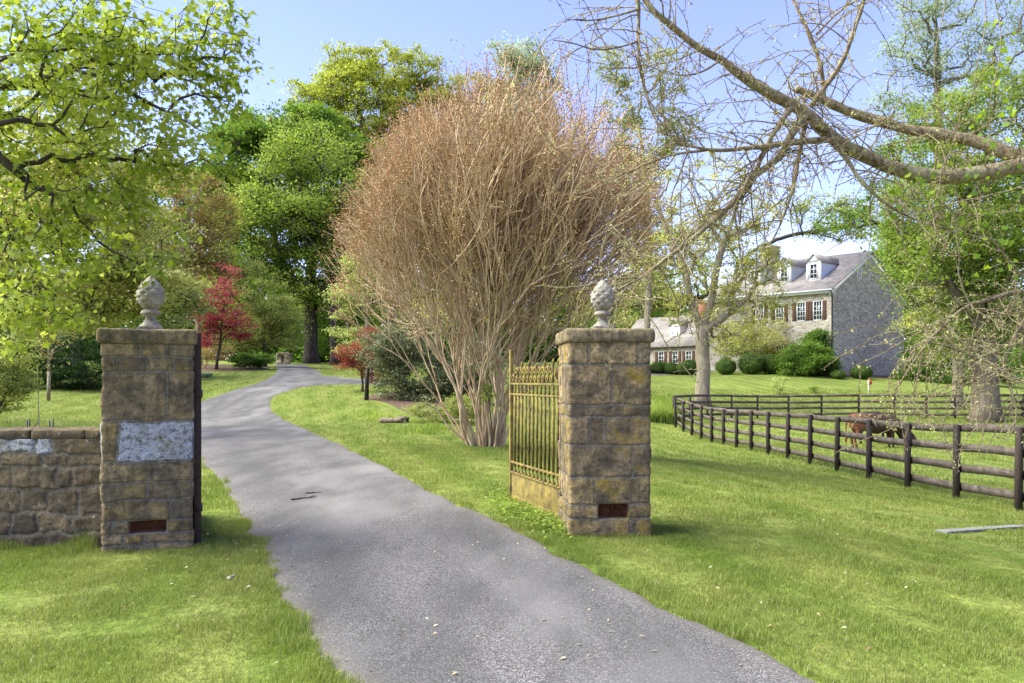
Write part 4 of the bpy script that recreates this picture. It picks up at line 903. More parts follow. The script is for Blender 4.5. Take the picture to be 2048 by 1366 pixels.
def coursed(courses, H, W, hole=None, seed=0, warp=.012, D=None, soft=.012, amp=1.0):
    """courses: list (vtop, vbottom, [splits], [tones]) for the front face, measured 0..1 from the top"""
    rg = np.random.default_rng(seed); rect = {f: [] for f in range(4)}
    for a, b, sp, tn in courses:
        for f in range(4):
            s = sp if f == 0 else sorted(rg.uniform(.2, .8, rg.integers(0, 3)).tolist())
            e = [0] + list(s) + [1]
            for i in range(len(e) - 1):
                rect[f].append((e[i] * W, e[i + 1] * W, (1 - b) * H, (1 - a) * H, tn[i] if f == 0 else rg.choice(tn), rg.random(), rg.uniform(.2, 1)))
    def pat(F_, U, Z, Pp):
        n = len(U); X3 = Pp[:, 0]; Y3 = Pp[:, 1]
        wu = U + warp * fbm(X3 * 6, Y3 * 6, Z * 6, seed, 3); wz = Z + warp * fbm(X3 * 6 + 9, Y3 * 6, Z * 6, seed + 1, 3)
        hgt = np.zeros(n); tone = np.full(n, .3); rnd = np.zeros(n); mort = np.ones(n); cav = np.zeros(n)
        for f in range(4):
            for (u0, u1, z0, z1, t, r_, pr) in rect[f]:
                lo = -9 if u0 <= 0 else u0; hi = 9 if u1 >= W else u1
                lz = -9 if z0 <= .001 else z0; hz = 9 if z1 >= H - .001 else z1
                k = (F_ == f) & (wu >= lo) & (wu <= hi) & (wz >= lz) & (wz <= hz)
                e = np.minimum(np.minimum(wu[k] - lo, hi - wu[k]), np.minimum(wz[k] - lz, hz - wz[k]))
                hgt[k] = sstep((e - .003) / soft) * (.005 + .008 * pr) * amp; tone[k] = t; rnd[k] = r_; mort[k] = 1 - sstep((e - .006) / .010)
        rough = fbm(X3 * 9, Y3 * 9, Z * 9, seed + 5, 5)
        hgt = hgt + rough * .010 + np.minimum(0, fbm(X3 * 4, Y3 * 4, Z * 4, seed + 8, 3) + .35) * .02
        tone = np.clip(tone + .09 * fbm(X3 * 3, Y3 * 3, Z * 3, seed + 3, 3), 0, 1)
        if hole:
            u0, u1, a, b = hole; k = (F_ == 0) & (U > u0 * W) & (U < u1 * W) & (Z > (1 - b) * H) & (Z < (1 - a) * H)
            hgt[k] = -.13 + .006 * rough[k]; cav[k] = 1; mort[k] = 0
        return hgt, tone, rnd, mort, cav
    return pat
def disp_box(mb_name, sx, sy, sz, mat, parent, loc=(0, 0, 0), amp=.012, freq=6, r=.03, sp=.02, seed=0, tone=.4, rz=0, amp2=0):
    V, Fs, n0 = [], [], 0; hs = np.array((sx, sy, sz)) / 2
    for ax in range(3):
        b, c = (ax + 1) % 3, (ax + 2) % 3
        for sg in (-1, 1):
            nb, nc = max(3, int(hs[b] * 2 / sp)), max(3, int(hs[c] * 2 / sp))
            B, Cc = np.meshgrid(np.linspace(-hs[b], hs[b], nb), np.linspace(-hs[c], hs[c], nc), indexing='ij')
            p = np.zeros((nb * nc, 3)); p[:, ax] = sg * hs[ax]; p[:, b] = B.ravel(); p[:, c] = Cc.ravel()
            i = np.arange(nb * nc).reshape(nb, nc); q = np.stack([i[:-1, :-1], i[1:, :-1], i[1:, 1:], i[:-1, 1:]], -1).reshape(-1, 4)
            if sg < 0: q = q[:, ::-1]
            V.append(p); Fs.append(q + n0); n0 += len(p)
    V = np.concatenate(V); inner = np.clip(V, -(hs - r), hs - r); nn = unit(V - inner); V = inner + nn * r
    V = V + nn * (fbm(V[:, 0] * freq + seed, V[:, 1] * freq, V[:, 2] * freq, seed, 5) * amp)[:, None]
    if amp2: V = V + (fbm(V[:, 0] * 1.7 + seed, V[:, 1] * 1.7, V[:, 2] * 1.7, seed + 4, 2) * amp2)[:, None] * nn
    n = len(V); f = np.concatenate(Fs)
    return link(mb_name, np_mesh(mb_name, V, [f], {'tone': np.clip(tone + .12 * fbm(V[:, 0] * 3, V[:, 1] * 3, V[:, 2] * 3, seed, 2), 0, 1), 'rnd': np.full(n, .5), 'mort': np.zeros(n), 'cav': np.zeros(n)}, True), mat, parent, loc, rz)
m, nt, out = new_mat('weathered_finial_stone'); T = NT(nt); p = T.obj()
n1 = T.noise(p, 12, 5, .7); n2 = T.noise(p, 45, 4, .7)
col = T.ramp(n1, [(.3, (.13, .115, .085)), (.55, (.32, .29, .23)), (.8, (.45, .42, .35))]); col = T.mix(T.ramp(n2, [(.3, .7), (.5, 0)]), col, (.10, .085, .06))
finish(nt, out, T, col, .95, T.bump(n2, .8, .01), .1); M_finial = m
def finial(parent, z):
    root = disp_box('finial', .21, .21, .045, M_finial, parent, (0, 0, z + .02), .004, 14, .008, .012, 3)
    # scaled pineapple body on a turned stem
    nA, prof = 72, []
    stem = [(.098, .04), (.095, .055), (.066, .075), (.045, .11), (.042, .13), (.050, .145), (.085, .155), (.090, .165), (.078, .185), (.052, .20), (.058, .21)]
    zs = np.linspace(.21, .515, 70); t = (zs - .21) / .305
    body = .110 * np.clip(np.where(t < .38, np.sin(np.pi / 2 * (.42 + .58 * t / .38)), np.cos((t - .38) / .62 * math.pi / 2) ** .9), .02, 1)
    an = np.arange(nA) * 2 * math.pi / nA
    rr = np.array([q[0] for q in stem] + body.tolist()); zz = np.array([q[1] for q in stem] + zs.tolist())
    Rr = np.repeat(rr[:, None], nA, 1); k = len(stem); tt = np.r_[np.zeros(k), t][:, None]
    ph = (an[None] * 7 / (2 * math.pi)); a = (ph + tt * 4.2) % 1 - .5; b = (ph - tt * 4.2) % 1 - .5
    sc = .024 * (1 - np.maximum(np.abs(a), np.abs(b)) * 2) * np.clip(tt * 9, 0, 1) * np.clip((1 - tt) * 5, 0, 1)
    Rr = Rr * (1 + sc * 7); ca, sa = np.cos(an)[None], np.sin(an)[None]
    V = np.stack([Rr * ca, Rr * sa, np.repeat(zz[:, None], nA, 1)], -1).reshape(-1, 3); V += fbm(V[:, 0] * 22, V[:, 1] * 22, V[:, 2] * 22, 4, 4)[:, None] * V * (.03, .03, 0)
    m_ = len(rr); i = np.arange(m_ - 1)[:, None] * nA; j = np.arange(nA)[None]; j2 = (j + 1) % nA
    q = np.stack([i + j, i + j2, i + nA + j2, i + nA + j], -1).reshape(-1, 4)
    link('pineapple', np_mesh('pineapple', V, [q, (np.arange(nA) + (m_ - 1) * nA)[None]], smooth=True), M_finial, root, (0, 0, -.02))
LEFT = [(0, .06, [.42, .72], [.4, .55, .3]), (.06, .133, [.2, .5, .8], [.2, .05, .3, .15]), (.133, .364, [.72], [.22, .35]), (.364, .56, [.17], [.62, 1.0]), (.56, .655, [.55], [.5, .3]), (.655, .745, [.5], [.45, .2]), (.745, .838, [.76], [.6, .35]), (.838, .90, [.12, .7], [.5, .5, .7]), (.90, .95, [.23, .48], [.45, .75, .3]), (.95, 1, [.6], [.4, .45])]
RIGHT = [(0, .11, [.23, .84], [.3, .45, .75]), (.11, .31, [.52], [.15, .25]), (.31, .37, [], [.1]), (.37, .51, [.25, .42], [.3, .1, .2]), (.51, .665, [.78], [.2, .18]), (.665, .80, [.31], [.5, .55]), (.80, .87, [.36, .72], [.45, .5, .68]), (.87, .96, [.75], [.6, .35]), (.96, 1, [], [.5])]
for (cx, cy, rz, w, h, crs, mat, lab, hole, sd, zoff) in (
    (-3.309, 7.418, R(20), .72, 1.84, LEFT, M_pillar, 'left stone gate pillar joined to the low wall, with one pale blue-white block', (.30, .70, .838, .897), 21, -.04),
    (.902, 8.06, R(4), .77, 1.92, RIGHT, M_pillar2, 'right stone gate pillar with ochre lichen, standing free on the lawn', (.36, .72, .803, .868), 42, -.08)):
    base = np.array((cx, cy, float(gz(cx, cy)) + zoff))
    t = thing('stone_gate_pillar', lab, 'gate pillar', base, rz, 'stone gate pillars')
    stone_tube('shaft', w, w, h, coursed(crs, h, w, hole, sd), mat, t, seed=sd)
    disp_box('cap', w + .08, w + .08, .135, M_cap, t, (0, 0, h + .066), .007, 7, .035, .014, sd, .42)
    finial(t, h + .132)

# rubble wall left of the left pillar
def rubble(W, H, seed):
    rg = np.random.default_rng(seed); S = []
    for row in range(6):
        x = -W / 2 - .2
        while x < W / 2 + .3:
            x += rg.uniform(.13, .42); S.append((x, (row + .5 + rg.uniform(-.3, .3)) * H / 6 * 1.02, rg.choice((.0, .1, .2, .2, .3, .4, .95), p=(.2, .2, .2, .15, .12, .06, .07)), rg.random()))
    S = np.array(S)
    def pat(F_, U, Z, Pp):
        x = np.where(F_ == 0, Pp[:, 0], np.where(F_ == 2, Pp[:, 0] + .37, Pp[:, 1] * 1.3 + .11))
        y = Z; wx = x + .045 * fbm(x * 5, y * 5, 0, seed, 3); wy = y + .03 * fbm(x * 5 + 7, y * 5, 0, seed + 1, 3)
        f1 = np.zeros(len(x)); f2 = f1.copy(); id_ = np.zeros(len(x), int)
        for ch in np.array_split(np.arange(len(x)), max(1, len(x) // 8000)):
            D = (np.abs((wx[ch][:, None] - S[None, :, 0]) * .62) ** 3.5 + np.abs(wy[ch][:, None] - S[None, :, 1]) ** 3.5) ** (1 / 3.5); a = np.argpartition(D, 1, 1)[:, :2]; dd = np.take_along_axis(D, a, 1); s = np.argsort(dd, 1)
            dd = np.take_along_axis(dd, s, 1); a = np.take_along_axis(a, s, 1); f1[ch], f2[ch], id_[ch] = dd[:, 0], dd[:, 1], a[:, 0]
        e = f2 - f1; pr = S[id_, 3]
        hgt = sstep((e - .008) / .05) * (.003 + .012 * pr) + fbm(x * 11, y * 11, Pp[:, 1] * 11, seed + 3, 5) * .012
        return hgt, np.clip(S[id_, 2] + .1 * fbm(x * 4, y * 4, 0, seed, 3), 0, 1), pr, 1 - sstep((e - .008) / .035), np.zeros(len(x))
    return pat
wl = 3.9; wx1 = -3.62
wb = np.array((wx1 - wl / 2, 7.44, float(gz(-5, 7.4)) - .06))
wt = thing('stone_wall', 'low rubble stone wall running from the left pillar out of view', 'wall', wb)
def wall_courses():
    rg = np.random.default_rng(12); z = 0.0; out = []
    while z < .97:
        h = rg.uniform(.10, .24); h = h if 1 - z - h > .08 else 1 - z; k = int(rg.integers(8, 13)); sp = np.sort(rg.uniform(.02, .98, k)); sp = [v for i, v in enumerate(sp) if i == 0 or v - sp[i - 1] > .03]
        out.append((z, z + h, sp, list(rg.choice((0.0, .1, .2, .3, .4, .93), len(sp) + 1, p=(.2, .24, .22, .16, .1, .08))))); z += h
    return out
stone_tube('rubble_face', wl, .44, 1.02, coursed(wall_courses(), 1.02, wl, None, 9, .04, None, .025, 1.5), M_wall, wt, sp=.012)
x = -wl / 2; k = 0
while x < wl / 2 - .05:
    L = min(rng.uniform(.28, .6), wl / 2 - x); L = L if wl / 2 - x - L > .12 else wl / 2 - x
    disp_box('coping_stone', L - .012, .47, .085 + rng.uniform(-.006, .008), M_wall, wt, (x + L / 2, rng.uniform(-.01, .01), 1.06), .010, 8, .02, .016, k + 60, .15 + rng.uniform(-.1, .15)); x += L; k += 1

# ------------------------------------------------------------------ iron gates
m, nt, out = new_mat('rusty_iron'); T = NT(nt); p = T.pos()
n1 = T.noise(p, 7, 5, .65); n2 = T.noise(p, 45, 4, .7)
col = T.ramp(n1, [(.3, (.05, .038, .022)), (.5, (.20, .145, .034)), (.75, (.34, .25, .05))]); col = T.mix(T.ramp(n2, [(.3, .8), (.52, 0)]), col, (.06, .04, .025))
col = T.mix(T.math('MULTIPLY', T.math('SUBTRACT', T.noise(p, 12, 4), .68, True), 4, True), col, (.22, .20, .14))
finish(nt, out, T, col, .85, T.bump(n2, .6, .004), .3); M_rust = m
M_irondark = plain_mat('dark_iron', (.045, .032, .022), .8, .5, 30)
def gate(label, hx, hy, lx, ly, proto=None):
    z = float(gz((hx + lx) / 2, (hy + ly) / 2)) - .02; rz = math.atan2(ly - hy, lx - hx)
    if proto:
        t = proto.copy(); C.objects.link(t); t.location = (hx, hy, z); t.rotation_euler.z = rz; t['label'] = label
        for ch in list(proto.children):
            c = ch.copy(); C.objects.link(c); c.parent = t
            for g in ch.children: d = g.copy(); C.objects.link(d); d.parent = c
        return t
    t = thing('iron_gate', label, 'gate', (hx, hy, z), rz, 'open iron gate leaves'); L = 1.62
    def B(name, *a, mat=M_rust): m = MB(); m.box(*a); return m.build(name, mat, t, bevel=.003)
    B('hinge_post', -.075, -.012, -.03, .03, .02, 1.93, mat=M_irondark)
    B('stile', 0, .03, -.016, .016, .05, 1.72); B('stile', L - .045, L, -.02, .02, .04, 1.86)
    for zz, hh in ((.385, .022), (.51, .022), (1.325, .022), (1.45, .024)): B('rail', .032, L - .047, -.017, .017, zz - hh / 2, zz + hh / 2)
    B('kick_panel', .032, L - .047, -.005, .005, .05, .372); B('kick_band', .032, L - .047, -.009, .009, .06, .115)
    nb = 12
    for i in range(nb):
        x = .06 + (L - .16) * (i + .5) / nb
        m = MB(); m.tube([(x, 0, .522), (x, 0, 1.312)], .016, 8); m.build('bar', M_rust, t, smooth=False)
        m = MB()
        m.lathe([(.026, .397), (.024, .405), (.014, .425), (.0075, .447), (.014, .470), (.024, .490), (.026, .498)], 8, (x, 0, 0)); m.build('baluster', M_rust, t, smooth=True)
        m = MB(); m.lathe([(.012, 1.337), (.018, 1.35), (.011, 1.37), (.016, 1.40), (.010, 1.42), (.015, 1.437)], 8, (x, 0, 0)); m.build('baluster', M_rust, t, smooth=True)
        top = 1.66 + (.05 if i % 2 else 0) + .02 * math.sin(i)
        m = MB(); m.lathe([(.009, 1.463), (.009, 1.555), (.018, 1.565), (.008, 1.58), (.009, top - .07), (.017, top - .055), (.013, top - .02), (.001, top)], 8, (x, 0, 0)); m.build('spear', M_rust, t, smooth=True)
    def ring(x, z, r, tr=.009, squash=1.0, turns=1.6):
        m = MB(); k = 34; an = np.linspace(0, 2 * math.pi * turns, k); rr = r * (1 - .42 * np.linspace(0, 1, k))
        m.tube(np.c_[x + rr * np.cos(an), 0 * an, z + rr * np.sin(an) * squash], tr, 6); m.build('scroll', M_rust, t, smooth=True)
    st = (L - .16) / nb
    for i in range(nb - 1):
        x = .06 + st * (i + 1)
        if i > 0: ring(x, 1.605, .042, .0085); ring(x + .004, 1.505, .036, .008)
    ring(.125, 1.545, .078, .012); ring(.072, 1.665, .042, .010, 1.35); ring(.06, 1.79, .03, .009, 1.6); ring(L - .10, 1.52, .045, .009)
    for zz in (.35, 1.38): m = MB(); m.tube([(-.05, 0, zz - .035), (-.05, 0, zz + .035)], .042, 10); m.box(-.045, .0, -.012, .012, zz - .018, zz + .018); m.build('hinge', M_irondark, t)
    return t
g1 = gate('rusty yellow-brown iron gate leaf with scrolls standing open beside the right pillar', .515, 8.30, -.02, 9.84)
fr = np.array((-2.848, 7.20)); sd_ = np.array((-.342, .94)); on = np.array((.94, .342))
h0 = fr + sd_ * .20 + on * .045
gate('open iron gate leaf seen edge-on along the left pillar', h0[0], h0[1], h0[0] - .40 * 1.63 * .99, h0[1] + .915 * 1.63, g1)

# ------------------------------------------------------------------ board fences
m, nt, out = new_mat('weathered_brown_boards'); T = NT(nt); p = T.pos(); n1 = T.noise(T.scale(p, (6, .8, 10)), 3, 5, .6); n2 = T.noise(p, 5, 4)
col = T.ramp(n1, [(.3, (.042, .032, .026)), (.7, (.105, .08, .064))]); col = T.mix(T.ramp(n2, [(.45, 0), (.75, .5)]), col, (.22, .18, .15))
finish(nt, out, T, col, .8, T.bump(n1, .5, .006), .25); M_board = m
m, nt, out = new_mat('dark_fence_posts'); T = NT(nt); p = T.pos(); n1 = T.noise(T.scale(p, (14, 14, 2)), 3, 5, .6)
finish(nt, out, T, T.ramp(n1, [(.3, (.018, .013, .011)), (.7, (.06, .043, .034))]), .75, T.bump(n1, .5, .006), .25); M_fpost = m
def fence(label, P2, hgt, side, name='board_fence', post_r=.062):
    P2 = np.array(P2, float); zb = gz(P2[:, 0], P2[:, 1]); b = np.array((*P2[0], zb[0]))
    t = thing(name, label, 'fence', b); lean = rng.normal(size=(len(P2), 2)) * .012
    for i, (q, z) in enumerate(zip(P2, zb)):
        m = MB(); H_ = hgt[i] + rng.uniform(.0, .03); e = (q[0] - b[0], q[1] - b[1], z - b[2])
        m.tube([np.array(e) + (0, 0, -.25), np.array(e) + (lean[i, 0] * .5, lean[i, 1] * .5, H_ * .5), np.array(e) + (lean[i, 0], lean[i, 1], H_ - .02), np.array(e) + (lean[i, 0], lean[i, 1], H_)], [post_r, post_r, post_r, post_r * .8], 10)
        m.build('post', M_fpost, t)
    for i in range(len(P2) - 1):
        a, c = P2[i], P2[i + 1]; d = (c - a) / np.linalg.norm(c - a); n = np.array((-d[1], d[0])) * side * (post_r + .014)
        for k, fr_ in enumerate((.965, .70, .435, .17)):
            za = zb[i] + hgt[i] * fr_ + rng.normal() * .008; zc = zb[i + 1] + hgt[i + 1] * fr_ + rng.normal() * .008
            m = MB(); m_ = 5; pts = []; hw, hh = .0125, .07; sag = rng.normal() * .010; tw = rng.normal() * .006
            V = []; gap = .003
            for s in np.linspace(0, 1, m_):
                p2 = a + d * gap + (c - a - 2 * d * gap) * s + n - b[:2] + np.array((-d[1], d[0])) * tw * math.sin(math.pi * s); z = za * (1 - s) + zc * s - b[2] + sag * 4 * s * (1 - s)
                nn2 = np.array((-d[1], d[0])) * hw
                V += [(*(p2 - nn2), z - hh), (*(p2 + nn2), z - hh), (*(p2 + nn2), z + hh), (*(p2 - nn2), z + hh)]
            i0 = np.arange(m_ - 1)[:, None] * 4; j = np.arange(4)[None]; j2 = (j + 1) % 4
            m.add(np.array(V), [np.stack([i0 + j, i0 + 4 + j, i0 + 4 + j2, i0 + j2], -1).reshape(-1, 4), np.array([[0, 1, 2, 3]]), np.array([[3, 2, 1, 0]]) + (m_ - 1) * 4])
            m.build('rail', M_board, t)
    return t
n_near = 19
near = [(8.0, 12.8 + 1.787 * (i - 3)) for i in range(n_near)]
fence('dark four-board paddock fence running away along the mown verge', near, [1.33 + .11 * max(0, (i - 11) / 7) for i in range(n_near)], -1)
far = [(8.0 + .25, 39.6 + 1.7)] + [(X(px, d), d) for px, d in ((1380, 43.2), (1415, 44.4), (1463, 45.4), (1515, 46), (1577, 46.4), (1643, 46.5), (1718, 46.3), (1789, 45.8), (1853, 45.2), (1910, 44.6), (1978, 44), (2046, 43.4), (2115, 43))]
fence('black four-board fence crossing behind the cattle on the far side of the paddock', far, [1.36] + [1.30] * (len(far) - 1), -1)

# ------------------------------------------------------------------ stone house
def house_stone(name, warm):
    m, nt, out = new_mat(name); T = NT(nt); p = T.scale(T.obj(), (1, 1, 2.3)); pw = T.n('ShaderNodeVectorMath', {0: p, 1: T.n('ShaderNodeVectorMath', {0: T.noise(T.obj(), 1.6, 3, .5, True), 'Scale': .35}, operation='SCALE').outputs[0]}, operation='ADD').outputs[0]
    v = T.n('ShaderNodeTexVoronoi', {'Vector': pw, 'Scale': 2.5, 'Randomness': .9}); e = T.n('ShaderNodeTexVoronoi', {'Vector': pw, 'Scale': 2.5, 'Randomness': .9}, feature='DISTANCE_TO_EDGE').outputs['Distance']
    s = T.n('ShaderNodeSeparateColor', {0: v.outputs['Color']}).outputs[0]
    col = T.ramp(s, [(0, (.24, .20, .155)), (.35, (.38, .325, .25)), (.7, (.49, .42, .325)), (.9, (.53, .475, .40)), (1, (.62, .57, .49))])
    col = T.mix(T.ramp(T.noise(T.obj(), 9, 4), [(.35, .45), (.6, 0)]), col, (.20, .17, .14))
    mt = T.ramp(e, [(.02, 1), (.07, 0)]); col = T.mix(mt, col, (.50, .455, .38))
    finish(nt, out, T, col, .9, T.bump(T.ramp(e, [(0, 0), (.12, 1)]), .8, .05), .2); return m
M_hstone = house_stone('house_stone', 1)
m, nt, out = new_mat('slate_roof'); T = NT(nt)
br = T.n('ShaderNodeTexBrick', {'Vector': T.n('ShaderNodeMapping', {'Vector': T.n('ShaderNodeTexCoord').outputs['UV']}).outputs[0], 'Color1': (.19, .16, .14, 1), 'Color2': (.30, .26, .23, 1), 'Mortar': (.09, .075, .07, 1), 'Scale': 1.0, 'Mortar Size': .02, 'Brick Width': .35, 'Row Height': .22})
col = T.mix(T.ramp(T.noise(T.obj(), 1.2, 4), [(.4, 0), (.7, .6)]), br.outputs[0], (.38, .32, .29))
finish(nt, out, T, col, .55, T.bump(br.outputs[1], .6, .02), .4); M_slate = m
M_white = plain_mat('white_painted_wood', (.74, .73, .70), .55, .05); M_greyside = plain_mat('shaded_cheek_grey', (.50, .53, .57), .7, .12, 6)  # grey side: bluish shade of the dormer cheeks put into the colour
M_shut = plain_mat('red_brown_shutters', (.11, .05, .03), .6, .2); M_brick = plain_mat('red_brick', (.27, .10, .07), .9, .35, 9); M_chst = plain_mat('brown_chimney_stone', (.26, .21, .16), .9, .4, 6)
m, nt, out = new_mat('window_glass'); T = NT(nt); finish(nt, out, T, (.03, .035, .04), .08, None, .6); M_glass = m
M_pipe = plain_mat('dark_downspout', (.055, .04, .032), .5)
def uvquad(mb_list): pass
def window(parent, M, w, h, loc, rz, shutters=True, mun=(1, 2), name='window'):
    """faces local -y at loc (centre of sill)"""
    m = MB(); f = .07
    m.box(-w / 2 - f, -w / 2, -.03, .10, -f, h + f); m.box(w / 2, w / 2 + f, -.03, .10, -f, h + f); m.box(-w / 2, w / 2, -.03, .10, h, h + f); m.box(-w / 2, w / 2, -.05, .10, -f, 0)
    for k in range(1, mun[0] + 1): x = -w / 2 + w * k / (mun[0] + 1); m.box(x - .018, x + .018, .02, .05, 0, h)
    for k in range(1, mun[1] + 1): z = h * k / (mun[1] + 1); m.box(-w / 2, w / 2, .022, .052, z - .02, z + .02)
    o = m.build(name, M_white, parent, loc=loc, rz=rz)
    g = MB(); g.box(-w / 2, w / 2, .055, .075, 0, h); g.build('pane', M_glass, o)
    if shutters:
        for s in (-1, 1):
            q = MB(); x0 = s * (w / 2 + f + .21); q.box(x0 - .19, x0 + .19, -.06, -.012, -.03, h + .03)
            for z in np.arange(.05, h, .12): q.box(x0 - .14, x0 + .14, -.072, -.0605, z, z + .07)
            q.build('shutter', M_shut, o)
    return o
def wall_holes(mb, L, z0, z1, holes, place, depth=.14):
    ys = sorted({0, L, *[a for h in holes for a in h[:2]]}); zs = sorted({z0, z1, *[a for h in holes for a in h[2:]]})
    for a, b in zip(ys[:-1], ys[1:]):
        for c, d in zip(zs[:-1], zs[1:]):
            my, mz = (a + b) / 2, (c + d) / 2
            if any(h[0] < my < h[1] and h[2] < mz < h[3] for h in holes): continue
            mb.add([place(a, 0, c), place(b, 0, c), place(b, 0, d), place(a, 0, d)], [[(0, 1, 2, 3)]])
    for (a, b, c, d) in holes:
        for (p, q) in (((a, c), (b, c)), ((b, c), (b, d)), ((b, d), (a, d)), ((a, d), (a, c))):
            mb.add([place(p[0], 0, p[1]), place(q[0], 0, q[1]), place(q[0], depth, q[1]), place(p[0], depth, p[1])], [[(0, 1, 2, 3)]])
        mb.add([place(a, depth, c), place(b, depth, c), place(b, depth, d), place(a, depth, d)], [[(0, 1, 2, 3)]])
def roof_slab(name, quad, th, parent, mat):
    q = np.array(quad, float); n = np.cross(q[1] - q[0], q[3] - q[0]); n /= np.linalg.norm(n)
    if n[2] < 0: n = -n
    V = np.concatenate([q - n * th, q]); me = np_mesh(name, V, [np.array([(3, 2, 1, 0), (4, 5, 6, 7), (0, 1, 5, 4), (1, 2, 6, 5), (2, 3, 7, 6), (3, 0, 4, 7)])])
    uv = me.uv_layers.new(name='UV'); e = q[1] - q[0]; e = e / np.linalg.norm(e); f = np.cross(n, e)
    co = V[[l.vertex_index for l in me.loops]]
    uv.data.foreach_set('uv', np.stack([co @ e, co @ f], 1).astype(np.float32).ravel())
    return link(name, me, mat, parent)
HA = math.atan2(.669, .743); hx, hy = np.array((.743, .669)), np.array((-.669, .743))
def solve_y(px, x, K):
    t = (px - CX) / F; a = K[:2] + hx * x; return (a[0] - t * a[1]) / (t * hy[1] - hy[0])
def house():
    K = np.array((27.6, 70.0, 1.62)); t = thing('stone_house', 'large grey fieldstone house with three dormers and brown shutters', 'house', K, HA)
    Lh, Wd, E, Rg = 12.5, 15.0, 7.7, 11.55; sl = (Rg - E) / (Wd / 2)
    wins = [solve_y(px, 0, K) for px in (1635, 1602, 1559, 1519)]; ww, wh, wz = .88, 1.75, 4.95
    holes = [(y - ww / 2, y + ww / 2, wz, wz + wh) for y in wins] + [(y - ww / 2, y + ww / 2, 1.2, 1.2 + wh) for y in wins]
    mb = MB(); wall_holes(mb, Lh, -1.5, E, holes, lambda y, d, z: (d, y, z))
    mb.poly([(0, 0, -1.5), (Wd, 0, -1.5), (Wd, 0, E), (Wd / 2, 0, Rg), (0, 0, E)], [(0, 1, 2, 3, 4)]); mb.poly([(0, Lh, -1.5), (Wd, Lh, -1.5), (Wd, Lh, E), (Wd / 2, Lh, Rg), (0, Lh, E)], [(4, 3, 2, 1, 0)])
    mb.poly([(Wd, 0, -1.5), (Wd, Lh, -1.5), (Wd, Lh, E), (Wd, 0, E)], [(0, 1, 2, 3)]); mb.build('wall', M_hstone, t)
    o, oy = .45, .28
    rf = roof_slab('roof', [(-o, -oy, E - o * sl + .14), (-o, Lh + oy, E - o * sl + .14), (Wd / 2, Lh + oy, Rg + .14), (Wd / 2, -oy, Rg + .14)], .12, t, M_slate)
    roof_slab('roof_slope', [(Wd + o, -oy, E - o * sl + .14), (Wd / 2, -oy, Rg + .14), (Wd / 2, Lh + oy, Rg + .14), (Wd + o, Lh + oy, E - o * sl + .14)], .12, rf, M_slate)
    m = MB(); m.box(-.34, -.004, -.2, Lh + .2, E - .42, E - .16); m.box(-.50, -.345, -.26, Lh + .26, E - .22, E - .10); m.build('cornice', M_white, t)
    m = MB()
    for sx in (0, 1):
        pts = [(-.3, E - .3), (Wd / 2, Rg - .1), (Wd / 2, Rg - .42), (-.3, E - .62)]
        V = [((x if not sx else Wd - x), y, z) for y in (-.09, -.004) for x, z in pts]; m.add(V, [[(0, 1, 2, 3), (7, 6, 5, 4), (0, 4, 5, 1), (1, 5, 6, 2), (2, 6, 7, 3), (3, 7, 4, 0)]])
    m.build('rake_board', M_white, t)
    m = MB(); m.tube([(-.42, -.14, E - .25), (-.14, -.14, E - .7), (-.14, -.14, .2), (-.3, -.14, 0)], .075, 8); m.build('downspout', M_pipe, t, smooth=True)
    for y in wins:
        for z in (wz, 1.2): window(t, None, ww - .16, wh - .16, (.04, y, z + .08), -math.pi / 2, True, (2, 3))
    gx = 5.6
    for x in np.arange(2, 9, .02):
        a = K[:2] + hx * x
        if CX + a[0] / a[1] * F >= 1718: gx = x; break
    window(t, None, .7, .75, (gx, -.04, 9.0), 0, False, (1, 1))
    for px in (1628, 1569, 1509):
        x0 = 1.75; y = solve_y(px, x0, K); zf = E + sl * x0 + .1; w = 1.35; hd = 1.75; pk = 2.35
        d = MB(); xe = x0 + (hd - .1) / sl; xp = x0 + (pk - .1) / sl
        d.poly([(x0, y - w / 2, zf - .2), (x0, y + w / 2, zf - .2), (x0, y + w / 2, zf + hd), (x0, y, zf + pk), (x0, y - w / 2, zf + hd)], [(0, 1, 2, 3, 4)])
        for s in (-1, 1): d.poly([(x0 + .001, y + s * w / 2, zf - .2), (xe, y + s * w / 2, zf + hd), (x0 + .001, y + s * w / 2, zf + hd)], [(0, 1, 2)])
        dm = d.build('dormer', M_greyside, t)
        f = MB(); f.box(x0 - .06, x0 - .004, y - w / 2 - .03, y - w / 2 + .22, zf - .15, zf + hd); f.box(x0 - .06, x0 - .004, y + w / 2 - .22, y + w / 2 + .03, zf - .15, zf + hd); f.box(x0 - .06, x0 - .004, y - w / 2 + .22, y + w / 2 - .22, zf - .15, zf + .12)
        f.add([(xx, yy, zz) for xx in (x0 - .06, x0 - .004) for yy, zz in ((y - w / 2 - .03, zf + hd), (y + w / 2 + .03, zf + hd), (y, zf + pk + .02))], [[(0, 1, 2), (5, 4, 3)], [(0, 3, 4, 1), (1, 4, 5, 2), (2, 5, 3, 0)]]); f.build('dormer_front', M_white, dm)
        for s in (-1, 1): roof_slab('dormer_roof', [(x0 - .2, y + s * (w / 2 + .16), zf + hd - .1), (xe + .1, y + s * (w / 2 + .16), zf + hd - .1), (xp + .3, y, zf + pk + .1), (x0 - .2, y, zf + pk + .1)], .07, dm, M_slate)
        window(dm, None, .62, 1.25, (x0 - .07, y, zf + .2), -math.pi / 2, False, (1, 2))
    cy = min(solve_y(1540, Wd / 2, K), Lh - .9); c = MB(); c.box(Wd / 2 - .6, Wd / 2 + .6, cy - .75, cy + .75, Rg - 1, Rg + 1.55); c.box(Wd / 2 - .7, Wd / 2 + .7, cy - .85, cy + .85, Rg + 1.551, Rg + 1.75); c.build('chimney', M_chst, rf)
